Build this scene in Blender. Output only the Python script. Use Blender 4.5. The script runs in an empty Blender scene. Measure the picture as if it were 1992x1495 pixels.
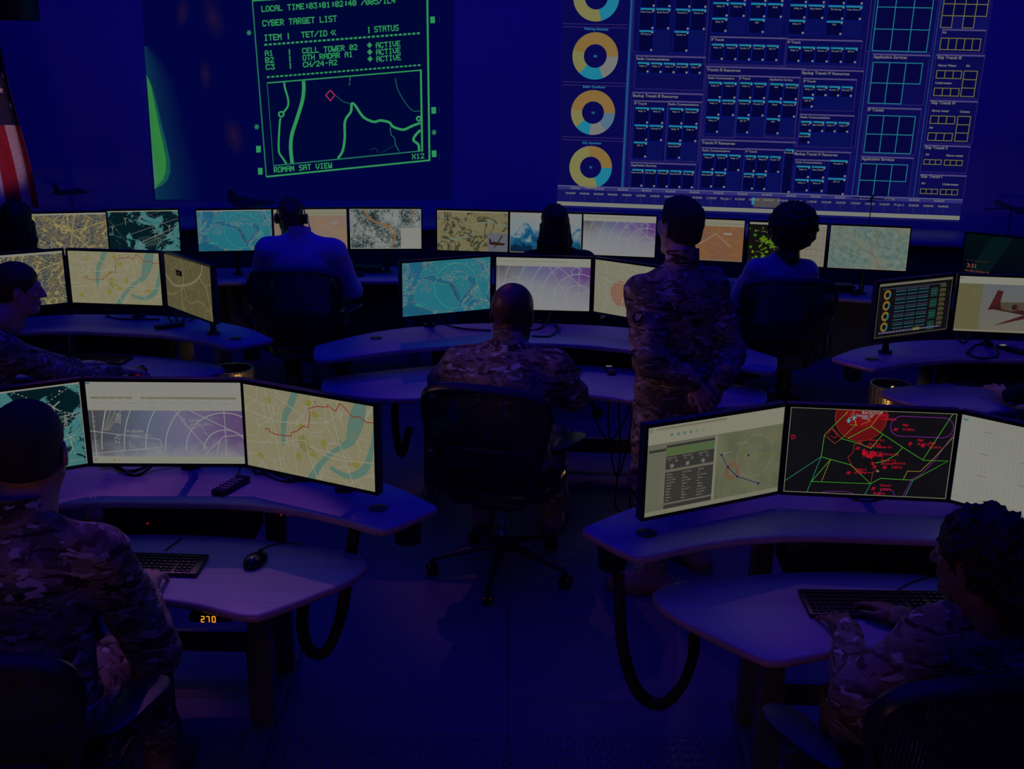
import bpy, bmesh, math, random
import numpy as np
from mathutils import Vector, Matrix
from mathutils.bvhtree import BVHTree
random.seed(7); np.random.seed(7)
C = bpy.context.scene.collection
PI = math.pi
# ------------------------------------------------------------------ camera model (used to find points on real planes)
CAM = np.array([0, 0, 2.37]); FPX = 2130.; TH = math.radians(16.8); ROLL = math.radians(0.8)
def ray(px, py):
    x = (px-996)/FPX; y = -(py-747.5)/FPX
    c, s = math.cos(ROLL), math.sin(ROLL)
    x, y = c*x-s*y, s*x+c*y
    return np.array([x, math.cos(TH)+y*math.sin(TH), -math.sin(TH)+y*math.cos(TH)])
def atz(px, py, z):
    d = ray(px, py); return CAM+d*((z-CAM[2])/d[2])
def at(px, py, Y):
    d = ray(px, py); return CAM+d*(Y/d[1])
def lin(v):
    v = v/255.
    return v/12.92 if v <= .04045 else ((v+.055)/1.055)**2.4
EXPO = -2.1
def em(c):                     # emission colour that renders as the sRGB triple c at this exposure
    k = 2**(-EXPO)
    return tuple(lin(x)*k for x in c)
# ------------------------------------------------------------------ tagging
def tag(o, label=None, cat=None, group=None, kind=None):
    if label: o['label'] = label
    if cat: o['category'] = cat
    if group: o['group'] = group
    if kind: o['kind'] = kind
    return o
def empty(name, loc=(0, 0, 0), rz=0):
    o = bpy.data.objects.new(name, None); C.objects.link(o)
    o.location = [float(v) for v in loc]; o.rotation_euler = (0, 0, rz); o.empty_display_size = .1
    return o
def link(name, me, parent=None):
    o = bpy.data.objects.new(name, me); C.objects.link(o)
    if parent is not None: o.parent = parent
    return o
def copy_tree(o, parent=None):
    c = o.copy(); C.objects.link(c)
    if parent is not None: c.parent = parent
    for ch in list(o.children): copy_tree(ch, c)
    return c
# ------------------------------------------------------------------ materials
def nt(name):
    m = bpy.data.materials.new(name); m.use_nodes = True
    n = m.node_tree; n.nodes.clear()
    return m, n, n.nodes.new('ShaderNodeOutputMaterial')
def ramp(n, fac, stops, interp='LINEAR'):
    r = n.nodes.new('ShaderNodeValToRGB'); r.color_ramp.interpolation = interp
    e = r.color_ramp.elements
    while len(e) > 1: e.remove(e[-1])
    e[0].position = stops[0][0]; e[0].color = (*stops[0][1], 1)
    for p, c in stops[1:]:
        k = e.new(p); k.color = (*c, 1)
    n.links.new(fac, r.inputs[0]); return r.outputs[0]
def coords(n, scale=(1, 1, 1), kind='Object', rot=(0, 0, 0)):
    t = n.nodes.new('ShaderNodeTexCoord'); mp = n.nodes.new('ShaderNodeMapping')
    mp.inputs['Scale'].default_value = scale; mp.inputs['Rotation'].default_value = rot
    n.links.new(t.outputs[kind], mp.inputs[0]); return mp.outputs[0]
def noise_tex(n, vec, scale, detail=3, rough=.5, dist=0):
    t = n.nodes.new('ShaderNodeTexNoise'); t.inputs['Scale'].default_value = scale
    t.inputs['Detail'].default_value = detail; t.inputs['Roughness'].default_value = rough
    t.inputs['Distortion'].default_value = dist
    n.links.new(vec, t.inputs['Vector']); return t
def voro(n, vec, scale, feature='DISTANCE_TO_EDGE', rand=1.):
    t = n.nodes.new('ShaderNodeTexVoronoi'); t.feature = feature
    t.inputs['Scale'].default_value = scale; t.inputs['Randomness'].default_value = rand
    n.links.new(vec, t.inputs['Vector']); return t
def mix(n, fac, a, b, mode='MIX'):
    x = n.nodes.new('ShaderNodeMix'); x.data_type = 'RGBA'; x.blend_type = mode
    for sock, v in ((x.inputs[0], fac), (x.inputs[6], a), (x.inputs[7], b)):
        if isinstance(v, (int, float)): sock.default_value = v
        elif isinstance(v, tuple): sock.default_value = (*v, 1)
        else: n.links.new(v, sock)
    return x.outputs[2]
def mth(n, op, a, b=0.):
    x = n.nodes.new('ShaderNodeMath'); x.operation = op
    for s, v in ((x.inputs[0], a), (x.inputs[1], b)):
        if isinstance(v, (int, float)): s.default_value = v
        else: n.links.new(v, s)
    return x.outputs[0]
def pbr(name, col, rough=.5, metal=0., spec=.5, nscale=0, namt=.15, bump=0, bscale=200, stretch=(1, 1, 1), sheen=0):
    m, n, out = nt(name)
    b = n.nodes.new('ShaderNodeBsdfPrincipled'); n.links.new(b.outputs[0], out.inputs[0])
    b.inputs['Base Color'].default_value = (*col, 1); b.inputs['Roughness'].default_value = rough
    b.inputs['Metallic'].default_value = metal; b.inputs['Specular IOR Level'].default_value = spec
    if sheen: b.inputs['Sheen Weight'].default_value = sheen
    if nscale:
        v = coords(n, stretch); t = noise_tex(n, v, nscale, 4)
        n.links.new(ramp(n, t.outputs[0], [(.3, tuple(c*(1-namt) for c in col)), (.7, tuple(min(1, c*(1+namt)) for c in col))]), b.inputs['Base Color'])
    if bump:
        v = coords(n, stretch); t = noise_tex(n, v, bscale, 3)
        bp = n.nodes.new('ShaderNodeBump'); bp.inputs['Strength'].default_value = bump; bp.inputs['Distance'].default_value = .003
        n.links.new(t.outputs[0], bp.inputs['Height']); n.links.new(bp.outputs[0], b.inputs['Normal'])
    return m
def emis(name, colsock_fn=None, col=None, strength=1.):
    m, n, out = nt(name)
    e = n.nodes.new('ShaderNodeEmission'); n.links.new(e.outputs[0], out.inputs[0]); e.inputs['Strength'].default_value = strength
    if col is not None: e.inputs[0].default_value = (*col, 1)
    if colsock_fn: n.links.new(colsock_fn(n), e.inputs[0])
    return m
M = {}
M['black'] = pbr('black_plastic', (.012, .012, .014), .38, nscale=6, namt=.2)
M['blackgloss'] = pbr('glossy_black_plastic', (.012, .012, .014), .2, nscale=6, namt=.1)
M['bezel'] = pbr('monitor_shell', (.045, .045, .05), .35, nscale=4, namt=.1)
M['rubber'] = pbr('black_rubber', (.012, .012, .012), .6, bump=.2)
M['cable'] = pbr('cable_jacket', (.01, .01, .01), .45, nscale=20)
M['steel'] = pbr('grey_coated_steel', (.13, .13, .15), .4, metal=.2, nscale=8, namt=.1)
M['chrome'] = pbr('chrome', (.5, .5, .5), .15, metal=1, nscale=3, namt=.05)
M['graphite'] = pbr('graphite_frame', (.022, .022, .025), .33, nscale=10, namt=.15)
M['mesh'] = pbr('woven_chair_mesh', (.018, .018, .02), .55, bump=.5, bscale=400)
M['armpad'] = pbr('arm_pad', (.02, .02, .022), .4, bump=.15, bscale=120)
M['boot'] = pbr('tan_suede_boot', (.30, .22, .14), .75, nscale=30, namt=.2, bump=.5, bscale=300)
M['sole'] = pbr('boot_sole', (.16, .12, .08), .8, nscale=30, bump=.5)
M['lace'] = pbr('boot_lace', (.36, .28, .19), .8, nscale=60)
M['blackboot'] = pbr('dark_shoe', (.02, .018, .016), .4, nscale=20)
M['blackcloth'] = pbr('black_cloth', (.008, .008, .01), .85, nscale=30, bump=.4, bscale=250)
M['darktrouser'] = pbr('dark_trousers', (.02, .02, .025), .85, nscale=30, bump=.4, bscale=250)
M['shirt'] = pbr('pale_blue_striped_shirt', (.5, .52, .6), .8, nscale=220, namt=.3, stretch=(1, 1, .04), bump=.3, bscale=90)
M['shirt2'] = pbr('pale_knit_top', (.42, .42, .48), .85, nscale=60, namt=.15, bump=.4)
M['skinD'] = pbr('deep_brown_skin', (.11, .05, .032), .42, nscale=25, namt=.15, bump=.15, bscale=500)
M['skinM'] = pbr('brown_skin', (.22, .115, .075), .45, nscale=25, namt=.12, bump=.15, bscale=500)
M['skinL'] = pbr('fair_skin', (.52, .31, .23), .45, nscale=25, namt=.1, bump=.15, bscale=500)
M['hairK'] = pbr('black_hair', (.006, .005, .005), .5, nscale=90, namt=.5, stretch=(1, 1, .2), bump=1., bscale=350)
M['hairB'] = pbr('brown_hair', (.055, .026, .014), .45, nscale=120, namt=.5, stretch=(1, 1, .15), bump=1., bscale=350)
M['hairC'] = pbr('dark_curly_hair', (.018, .010, .008), .55, nscale=80, namt=.5, bump=1., bscale=200)
M['hairS'] = pbr('cropped_brown_hair', (.05, .032, .022), .7, nscale=300, namt=.5, bump=.9, bscale=700)
M['eye'] = pbr('eye', (.35, .33, .32), .15, nscale=10)
M['olive'] = pbr('aircraft_model_grey', (.05, .05, .055), .4, nscale=10)
M['navy'] = pbr('console_panel', (.10, .10, .12), .6, nscale=3)
# camouflage cloth
def camo(name, dim=1.):
    m, n, out = nt(name)
    b = n.nodes.new('ShaderNodeBsdfPrincipled'); n.links.new(b.outputs[0], out.inputs[0]); b.inputs['Roughness'].default_value = .85
    v1 = coords(n, (6.5, 6.5, 13)); v2 = coords(n, (7.5, 7.5, 30), rot=(.2, .1, .5)); v3 = coords(n, (15, 15, 42), rot=(0, .2, 1.1))
    a = noise_tex(n, v1, 1., 3, .55, .6); c2 = noise_tex(n, v2, 1., 3, .6, .8); c3 = noise_tex(n, v3, 1., 2, .5, .6); c4 = noise_tex(n, v1, 2.3, 2, .5, .9)
    K = lambda *c: tuple(x*dim for x in c)
    base = ramp(n, a.outputs[0], [(0, K(.14, .15, .075)), (.44, K(.32, .26, .17)), (.54, K(.21, .19, .10)), (.62, K(.38, .32, .22))], 'CONSTANT')
    br = ramp(n, c4.outputs[0], [(0, (0, 0, 0)), (.57, (1, 1, 1))], 'CONSTANT')
    base = mix(n, br, base, K(.12, .075, .045))
    dk = ramp(n, c2.outputs[0], [(0, (0, 0, 0)), (.60, (1, 1, 1))], 'CONSTANT')
    base = mix(n, dk, base, K(.035, .022, .018))
    lt = ramp(n, c3.outputs[0], [(0, (0, 0, 0)), (.625, (1, 1, 1))], 'CONSTANT')
    base = mix(n, lt, base, K(.60, .54, .42))
    n.links.new(base, b.inputs['Base Color'])
    t = noise_tex(n, coords(n), 13, 3, .55, .6); bp = n.nodes.new('ShaderNodeBump'); bp.inputs['Strength'].default_value = .5; bp.inputs['Distance'].default_value = .012
    n.links.new(t.outputs[0], bp.inputs['Height']); n.links.new(bp.outputs[0], b.inputs['Normal'])
    return m
M['camo'] = camo('camouflage_cloth')
# desk laminate: pale, faint long wood grain
def laminate():
    m, n, out = nt('pale_maple_laminate')
    b = n.nodes.new('ShaderNodeBsdfPrincipled'); n.links.new(b.outputs[0], out.inputs[0]); b.inputs['Roughness'].default_value = .42
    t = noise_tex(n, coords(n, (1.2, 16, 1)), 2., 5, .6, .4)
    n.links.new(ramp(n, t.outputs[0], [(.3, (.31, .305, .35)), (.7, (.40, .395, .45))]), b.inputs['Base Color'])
    return m
M['laminate'] = laminate()
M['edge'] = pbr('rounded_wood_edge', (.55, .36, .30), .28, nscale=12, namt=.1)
# ------------------------------------------------------------------ mesh collector
class MB:
    def __init__(s): s.v = []; s.f = []; s.mi = []; s.m = Matrix.Identity(4); s.slot = 0
    def add(s, vs, fs):
        k = len(s.v)
        s.v += [tuple(s.m @ Vector([float(c) for c in v])) for v in vs]
        s.f += [tuple(i+k for i in f) for f in fs]; s.mi += [s.slot]*len(fs); return s
    def box(s, c, d, bev=0, rz=0, rx=0, ry=0):
        bm = bmesh.new(); bmesh.ops.create_cube(bm, size=1.)
        bmesh.ops.scale(bm, vec=d, verts=bm.verts)
        if bev: bmesh.ops.bevel(bm, geom=bm.edges[:], offset=bev, segments=2, profile=.5, affect='EDGES')
        R = Matrix.Rotation(rz, 4, 'Z') @ Matrix.Rotation(ry, 4, 'Y') @ Matrix.Rotation(rx, 4, 'X')
        bm.transform(Matrix.Translation(c) @ R)
        bm.verts.index_update(); s.add([v.co for v in bm.verts], [[v.index for v in f.verts] for f in bm.faces]); bm.free(); return s
    def lathe(s, prof, c=(0, 0, 0), n=20, axis='Z'):
        vs = []; fs = []; L = len(prof)
        for i in range(n):
            a = 2*PI*i/n
            for r, z in prof:
                p = (r*math.cos(a), r*math.sin(a), z)
                if axis == 'X': p = (p[2], p[0], p[1])
                if axis == 'Y': p = (p[0], p[2], p[1])
                vs.append((p[0]+c[0], p[1]+c[1], p[2]+c[2]))
        for i in range(n):
            j = (i+1) % n
            for k in range(L-1): fs.append((i*L+k, j*L+k, j*L+k+1, i*L+k+1))
        fs.append([i*L for i in range(n)][::-1]); fs.append([i*L+L-1 for i in range(n)])
        return s.add(vs, fs)
    def cyl(s, c, r, h, n=20, axis='Z'):
        b = min(.2*r, .15*h)
        return s.lathe([(r-b, 0), (r, b), (r, h-b), (r-b, h)], c, n, axis)
    def tube(s, pts, r, n=8, closed=False):
        pts = [Vector([float(c) for c in p]) for p in pts]; N = len(pts)
        rr = r if hasattr(r, '__len__') else [r]*N
        vs = []; fs = []; up = None
        for i, p in enumerate(pts):
            a = pts[(i-1) % N] if (closed or i > 0) else p; b = pts[(i+1) % N] if (closed or i < N-1) else p
            t = (b-a).normalized()
            if up is None: up = Vector((0, 0, 1)) if abs(t.z) < .9 else Vector((1, 0, 0))
            up = (up-t*up.dot(t)).normalized(); sd = t.cross(up)
            ri = rr[i]; rx, ry = (ri if hasattr(ri, '__len__') else (ri, ri))
            for k in range(n):
                a_ = 2*PI*k/n; vs.append(p+sd*rx*math.cos(a_)+up*ry*math.sin(a_))
        for i in range(N if closed else N-1):
            j = (i+1) % N
            for k in range(n): fs.append((i*n+k, i*n+(k+1) % n, j*n+(k+1) % n, j*n+k))
        if not closed: fs.append(list(range(n))[::-1]); fs.append([(N-1)*n+k for k in range(n)])
        return s.add(vs, fs)
    def grid(s, nu, nv, fn, thick=0):
        vs = []; fs = []
        for i in range(nu+1):
            for j in range(nv+1): vs.append(Vector([float(c) for c in fn(i/nu, j/nv)]))
        W = nv+1
        q = [(i*W+j, (i+1)*W+j, (i+1)*W+j+1, i*W+j+1) for i in range(nu) for j in range(nv)]
        if not thick: return s.add(vs, q)
        nr = [Vector() for _ in vs]
        for f in q:
            nn = (vs[f[1]]-vs[f[0]]).cross(vs[f[3]]-vs[f[0]]); nn = nn.normalized() if nn.length > 1e-12 else Vector((0, 0, 1))
            for i in f: nr[i] += nn
        K = len(vs); v2 = [v-nr[i].normalized()*thick for i, v in enumerate(vs)]
        fs = q+[tuple(i+K for i in f[::-1]) for f in q]
        rim = [i*W for i in range(nu+1)]+[nu*W+j for j in range(1, nv+1)]+[i*W+nv for i in range(nu-1, -1, -1)]+[j for j in range(nv-1, 0, -1)]
        for a, b in zip(rim, rim[1:]+rim[:1]): fs.append((b, a, a+K, b+K))
        return s.add(vs+v2, fs)
    def build(s, name, mats, parent=None, smooth=True, bevel=0):
        me = bpy.data.meshes.new(name); me.from_pydata(s.v, [], s.f)
        if not isinstance(mats, (list, tuple)): mats = [mats]
        for m in mats: me.materials.append(m)
        if len(mats) > 1: me.polygons.foreach_set('material_index', s.mi)
        bm = bmesh.new(); bm.from_mesh(me); bmesh.ops.recalc_face_normals(bm, faces=bm.faces[:]); bm.to_mesh(me); bm.free()
        if smooth:
            me.polygons.foreach_set('use_smooth', [True]*len(me.polygons)); me.set_sharp_from_angle(angle=math.radians(38))
        me.update(); return link(name, me, parent)
def poly_extrude(mb, pts, z0, z1, rnd=.0, seg=3):       # outline (ccw, x,y), top at z1, edge rounded by rnd
    n = len(pts); P = [Vector((p[0], p[1])) for p in pts]
    nr = []
    for i in range(n):
        a = (P[i]-P[i-1]).normalized(); b = (P[(i+1) % n]-P[i]).normalized()
        t = (a+b); t = t.normalized() if t.length > 1e-6 else a; nr.append(Vector((t.y, -t.x)))
    rings = []
    if rnd:
        h = (z1-z0)/2; zc = (z0+z1)/2
        for k in range(2*seg+1):
            a = -PI/2+PI*k/(2*seg); rings.append((-rnd*(1-math.cos(a)), zc+h*math.sin(a)))
    else: rings = [(0, z0), (0, z1)]
    vs = []; fs = []
    for off, z in rings:
        vs += [(P[i].x+nr[i].x*off, P[i].y+nr[i].y*off, z) for i in range(n)]
    for k in range(len(rings)-1):
        for i in range(n): j = (i+1) % n; fs.append((k*n+i, k*n+j, (k+1)*n+j, (k+1)*n+i))
    fs.append(list(range(n))[::-1]); fs.append([(len(rings)-1)*n+i for i in range(n)])
    mb.add(vs, fs)
def spline(pts, sub=6, closed=False):
    P = [np.array(p, float) for p in pts]; n = len(P); out = []
    for i in range(n if closed else n-1):
        p0 = P[(i-1) % n] if (closed or i > 0) else P[i]; p1 = P[i]; p2 = P[(i+1) % n]; p3 = P[(i+2) % n] if (closed or i < n-2) else P[(i+1) % n]
        for k in range(sub):
            t = k/sub; out.append(.5*((2*p1)+(p2-p0)*t+(2*p0-5*p1+4*p2-p3)*t*t+(3*p1-p0-3*p2+p3)*t**3))
    if not closed: out.append(P[-1])
    return out
# ------------------------------------------------------------------ signed-distance bodies -> surface nets
_H = np.random.RandomState(3).rand(32, 32, 32)
def vnoise(p, s):
    q = p*s; i = np.floor(q).astype(int); f = q-i; f = f*f*(3-2*f); i &= 31; j = (i+1) & 31
    def g(a, b, c): return _H[a, b, c]
    x0, y0, z0 = i[..., 0], i[..., 1], i[..., 2]; x1, y1, z1 = j[..., 0], j[..., 1], j[..., 2]
    fx, fy, fz = f[..., 0], f[..., 1], f[..., 2]
    a = g(x0, y0, z0)*(1-fx)+g(x1, y0, z0)*fx; b = g(x0, y1, z0)*(1-fx)+g(x1, y1, z0)*fx
    c = g(x0, y0, z1)*(1-fx)+g(x1, y0, z1)*fx; d = g(x0, y1, z1)*(1-fx)+g(x1, y1, z1)*fx
    return ((a*(1-fy)+b*fy)*(1-fz)+(c*(1-fy)+d*fy)*fz)*2-1
class SDF:
    def __init__(s): s.ops = []
    def cap(s, a, b, ra, rb=None, k=.02, op='add'):
        rb = ra if rb is None else rb
        s.ops.append((op, 'c', np.array(a, float), np.array(b, float), ra, rb, k)); return s
    def ell(s, c, r, R=None, k=.02, op='add'):
        s.ops.append((op, 'e', np.array(c, float), np.array(r, float), np.eye(3) if R is None else np.array(R), max(r), k)); return s
    def cut(s, p, nrm, k=.003):      # remove the half-space on the +normal side
        nrm = np.array(nrm, float); nrm /= np.linalg.norm(nrm); s.ops.append(('cut', 'p', np.array(p, float), nrm, 0, 0, k)); return s
    def noise(s, amp, scale, seed=0, stretch=(1, 1, 1)):
        s.ops.append(('noise', 'n', amp, scale, seed, np.array(stretch, float), 0)); return s
    def bounds(s):
        lo = np.full(3, 9e9); hi = -lo
        for o in s.ops:
            if o[0] != 'add': continue
            if o[1] == 'c': pts = [(o[2], o[4]), (o[3], o[5])]
            else: pts = [(o[2], o[5])]
            for c, r in pts: lo = np.minimum(lo, c-r); hi = np.maximum(hi, c+r)
        return lo, hi
    def mesh(s, h):
        lo, hi = s.bounds(); lo = lo-4*h-.01; hi = hi+4*h+.01
        N = np.ceil((hi-lo)/h).astype(int)+1
        ax = [lo[i]+h*np.arange(N[i]) for i in range(3)]
        F = np.full(N, .12, np.float32)
        for o in s.ops:
            op, kind = o[0], o[1]; k = o[6]
            if kind == 'n':
                g = np.stack(np.meshgrid(*ax, indexing='ij'), -1); near = np.abs(F) < .04
                p = g[near]*o[5]+o[4]*3.7
                F[near] += o[2]*vnoise(p, o[3]); continue
            if kind == 'p':
                g = [ax[i].reshape([-1 if j == i else 1 for j in range(3)])-o[2][i] for i in range(3)]
                F = np.maximum(F, (g[0]*o[3][0]+g[1]*o[3][1]+g[2]*o[3][2]).astype(np.float32)); continue
            if kind == 'c': l = np.minimum(o[2]-o[4], o[3]-o[5]); u = np.maximum(o[2]+o[4], o[3]+o[5])
            else: l = o[2]-o[5]; u = o[2]+o[5]
            m = k+3*h+.02
            i0 = np.maximum(0, np.floor((l-m-lo)/h).astype(int)); i1 = np.minimum(N, np.ceil((u+m-lo)/h).astype(int)+1)
            if (i1 <= i0).any(): continue
            sl = tuple(slice(i0[i], i1[i]) for i in range(3))
            p = np.stack(np.meshgrid(*[ax[i][sl[i]] for i in range(3)], indexing='ij'), -1)
            if kind == 'c':
                ab = o[3]-o[2]; L = max(1e-9, ab@ab); t = np.clip(((p-o[2])@ab)/L, 0, 1)
                d = np.linalg.norm(p-o[2]-t[..., None]*ab, axis=-1)-(o[4]+(o[5]-o[4])*t)
            else:
                q = (p-o[2])@o[4]; r = o[3]; k0 = np.linalg.norm(q/r, axis=-1); k1 = np.linalg.norm(q/(r*r), axis=-1)
                d = k0*(k0-1)/np.maximum(k1, 1e-6); d = np.where(k0 < .05, -min(r), d)
            a = F[sl]
            if op == 'add':
                hh = np.maximum(k-np.abs(a-d), 0)/k; F[sl] = np.minimum(a, d)-hh*hh*k*.25
            else:
                d = -d; hh = np.maximum(k-np.abs(a-d), 0)/k; F[sl] = np.maximum(a, d)+hh*hh*k*.25
        return surfnet(F, lo, h)
def surfnet(F, lo, h):
    ins = F < 0; nx, ny, nz = F.shape
    cs = [(a, b, c) for a in (0, 1) for b in (0, 1) for c in (0, 1)]
    def cv(A, o): return A[o[0]:nx-1+o[0], o[1]:ny-1+o[1], o[2]:nz-1+o[2]]
    cnt = sum(cv(ins, o).astype(np.int8) for o in cs); act = (cnt > 0) & (cnt < 8)
    idx = np.full(act.shape, -1, np.int64); ii = np.argwhere(act); idx[act] = np.arange(len(ii))
    V = {o: cv(F, o)[act] for o in cs}
    S = np.zeros((len(ii), 3)); W = np.zeros(len(ii))
    for a in cs:
        for d in range(3):
            if a[d]: continue
            b = list(a); b[d] = 1; b = tuple(b); fa, fb = V[a], V[b]; m = (fa < 0) != (fb < 0)
            t = np.where(m, fa/np.where(fa == fb, 1, fa-fb), 0); p = np.tile(np.array(a, float), (len(ii), 1)); p[:, d] = t
            S[m] += p[m]; W[m] += 1
    v = (ii+S/W[:, None])*h+lo
    fs = []
    for d in range(3):
        e1, e2 = [(1, 2), (2, 0), (0, 1)][d]
        A = [slice(None)]*3; B = [slice(None)]*3; A[d] = slice(0, -1); B[d] = slice(1, None)
        a, b = ins[tuple(A)], ins[tuple(B)]; m = a != b
        e = np.argwhere(m); ok = (e[:, e1] > 0) & (e[:, e2] > 0) & (e[:, e1] < F.shape[e1]-1) & (e[:, e2] < F.shape[e2]-1); e = e[ok]
        def g(o1, o2):
            q = e.copy(); q[:, e1] += o1; q[:, e2] += o2; return idx[q[:, 0], q[:, 1], q[:, 2]]
        q = np.stack([g(-1, -1), g(0, -1), g(0, 0), g(-1, 0)], 1)
        fl = ~a[e[:, 0], e[:, 1], e[:, 2]]; q[fl] = q[fl][:, ::-1]; fs.append(q)
    return v, np.concatenate(fs)
def mesh_obj(name, parts, mat, parent=None):
    vs = []; fs = []; k = 0
    for v, f in parts: vs.append(v); fs.append(f+k); k += len(v)
    v = np.concatenate(vs); f = np.concatenate(fs)
    me = bpy.data.meshes.new(name); me.from_pydata(v.tolist(), [], f.tolist()); me.materials.append(mat)
    me.polygons.foreach_set('use_smooth', [True]*len(me.polygons)); me.update()
    return link(name, me, parent)
def rotm(rx=0, ry=0, rz=0):
    return np.array((Matrix.Rotation(rz, 3, 'Z') @ Matrix.Rotation(ry, 3, 'Y') @ Matrix.Rotation(rx, 3, 'X')))
# ------------------------------------------------------------------ people
def add_head(S, o, R, s=1., ear=True):
    def e(c, r, Rl=None, k=.014, op='add'): S.ell(o+R@(np.array(c)*s), np.array(r)*s, R if Rl is None else R@Rl, k*s, op)
    def c(a, b, ra, rb, k=.014, op='add'): S.cap(o+R@(np.array(a)*s), o+R@(np.array(b)*s), ra*s, rb*s, k*s, op)
    e((0, -.018, .032), (.077, .098, .086), k=.02)
    e((0, .028, -.035), (.059, .064, .088), k=.03)
    for q in (-1, 1):
        c((q*.056, -.005, -.055), (q*.022, .06, -.104), .022, .018, .02)
        e((q*.038, .06, -.022), (.022, .02, .02))
        e((q*.032, .094, .006), (.017, .012, .011), op='sub', k=.012)
        e((q*.031, .074, .006), (.0135, .0125, .012), k=.003)
        c((q*.014, .086, .024), (q*.046, .072, .022), .008, .006, .01)
        if ear:
            Re = rotm(0, 0, q*.35) @ rotm(-.2)
            e((q*.080, -.008, -.012), (.0075, .019, .032), Re, k=.006)
            e((q*.088, -.002, -.006), (.005, .010, .018), Re, op='sub', k=.004)
    e((0, .07, -.102), (.027, .022, .019), k=.02)
    c((0, .086, .016), (0, .110, -.028), .0085, .0125, .01)
    for q in (-1, 1): e((q*.012, .098, -.032), (.009, .011, .008), k=.006)
    e((0, .090, -.062), (.023, .010, .0055), k=.005); e((0, .088, -.074), (.020, .010, .0065), k=.005)
    c((0, -.012, -.05), (0, -.04, -.19), .053, .060, .03)
def add_hand(S, w, R, side, curl=.5, spread=1., s=1.):     # w wrist, R columns: x across, y fingers, z back of hand; side=+1: thumb on +x
    T = lambda p: w+R@(np.array(p, float)*s*np.array([side, 1, 1]))
    S.cap(T((0, -.06, 0)), T((0, .012, 0)), .027*s, .024*s, .01)
    B = [(.029, .086, .040, .025, .020, .0092), (.0095, .092, .045, .029, .021, .0094), (-.0105, .088, .041, .027, .020, .0088), (-.029, .078, .032, .020, .018, .0078)]
    for i, (x, y, a, b, c, r) in enumerate(B):
        p0 = np.array((x*.55, .015, .002)); p1 = np.array((x, y, .0))
        S.cap(T(p0), T(p1), .0150*s, .0118*s, .014)
        ang = -curl*(.35+.06*i); p = p1; sp = x*1.6*spread
        cu = curl[i] if hasattr(curl, '__len__') else curl*(1+.08*i)
        ang = 0.
        for L, da, r1 in ((a, .45, r*.97), (b, .75, r*.9), (c, .5, r*.78)):
            ang -= cu*da; q = p+np.array((sp*L*4, math.cos(ang)*L, math.sin(ang)*L))
            S.cap(T(p), T(q), r*s, r1*s, .004); p = q; r = r1
    t = [(.014, .016, -.004), (.040, .045, -.014), (.052, .072, -.020), (.055, .094, -.025)]
    for k, (a, b) in enumerate(zip(t, t[1:])): S.cap(T(a), T(b), (.0155, .0118, .0100)[k]*s, (.0118, .0100, .0082)[k]*s, .006)
def ik(a, b, l1, l2, hint):
    d = b-a; L = np.linalg.norm(d); L2 = min(L, (l1+l2)*.999); u = d/L; b = a+u*L2
    x = (l1*l1-l2*l2+L2*L2)/(2*L2); h = math.sqrt(max(0, l1*l1-x*x))
    hv = np.array(hint, float); hv = hv-u*(hv@u); hv /= np.linalg.norm(hv)+1e-9
    return a+u*x+hv*h, b
def unit(v): v = np.array(v, float); return v/np.linalg.norm(v)
def boot(S, an, toe_dir, s=1., hgt=.16):
    d = unit((toe_dir[0], toe_dir[1], 0)); a = np.array(an, float); f = a.copy(); f[2] = 0
    S.cap(f+d*(-.05)+[0, 0, .05], f+d*.04+[0, 0, .06], .045*s, .047*s, .03)
    S.cap(f+d*.03+[0, 0, .055], f+d*.16+[0, 0, .042], .044*s, .038*s, .03)
    S.cap(f+d*.10+[0, 0, .038], f+d*.19+[0, 0, .036], .042*s, .034*s, .02)
    S.cap(f+[0, 0, .06], a+[0, 0, hgt], .050*s, .052*s, .03)
    S.cut(f+[0, 0, .012], (0, 0, -1))
def boot_obj(an, toe_dir, par, mats=('boot', 'sole', 'lace'), s=1., name='boot', label=None):
    S = SDF(); boot(S, an, toe_dir, s); S.noise(.002, 40)
    o = mesh_obj(name, [S.mesh(.006)], M[mats[0]], par)
    if label: o['label'] = label
    d = unit((toe_dir[0], toe_dir[1], 0)); f = np.array(an, float); f[2] = 0; r = np.array((-d[1], d[0], 0))
    Q = SDF()
    Q.cap(f+d*(-.055)+[0, 0, .012], f+d*(-.02)+[0, 0, .012], .047*s, .046*s, .02); Q.cap(f+d*.07+[0, 0, .010], f+d*.19+[0, 0, .012], .048*s, .040*s, .02)
    Q.cut(f+[0, 0, .022], (0, 0, 1)); Q.cut(f+[0, 0, .0], (0, 0, -1)); mesh_obj('sole', [Q.mesh(.006)], M[mats[1]], o)
    if mats[2]:
        mb = MB()
        for k in range(5):
            t = .115-.026*k; z = .082+.019*k; w = .03
            mb.tube([f+d*t+r*w+[0, 0, z-.008], f+d*(t+.006)+[0, 0, z+.008], f+d*(t-.01)-r*w+[0, 0, z-.004]], .0032, 6)
            mb.tube([f+d*t-r*w+[0, 0, z-.008], f+d*(t+.010)+[0, 0, z+.010], f+d*(t-.01)+r*w+[0, 0, z-.004]], .0032, 6)
        mb.build('lace', M[mats[2]], o)
    return o
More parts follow.
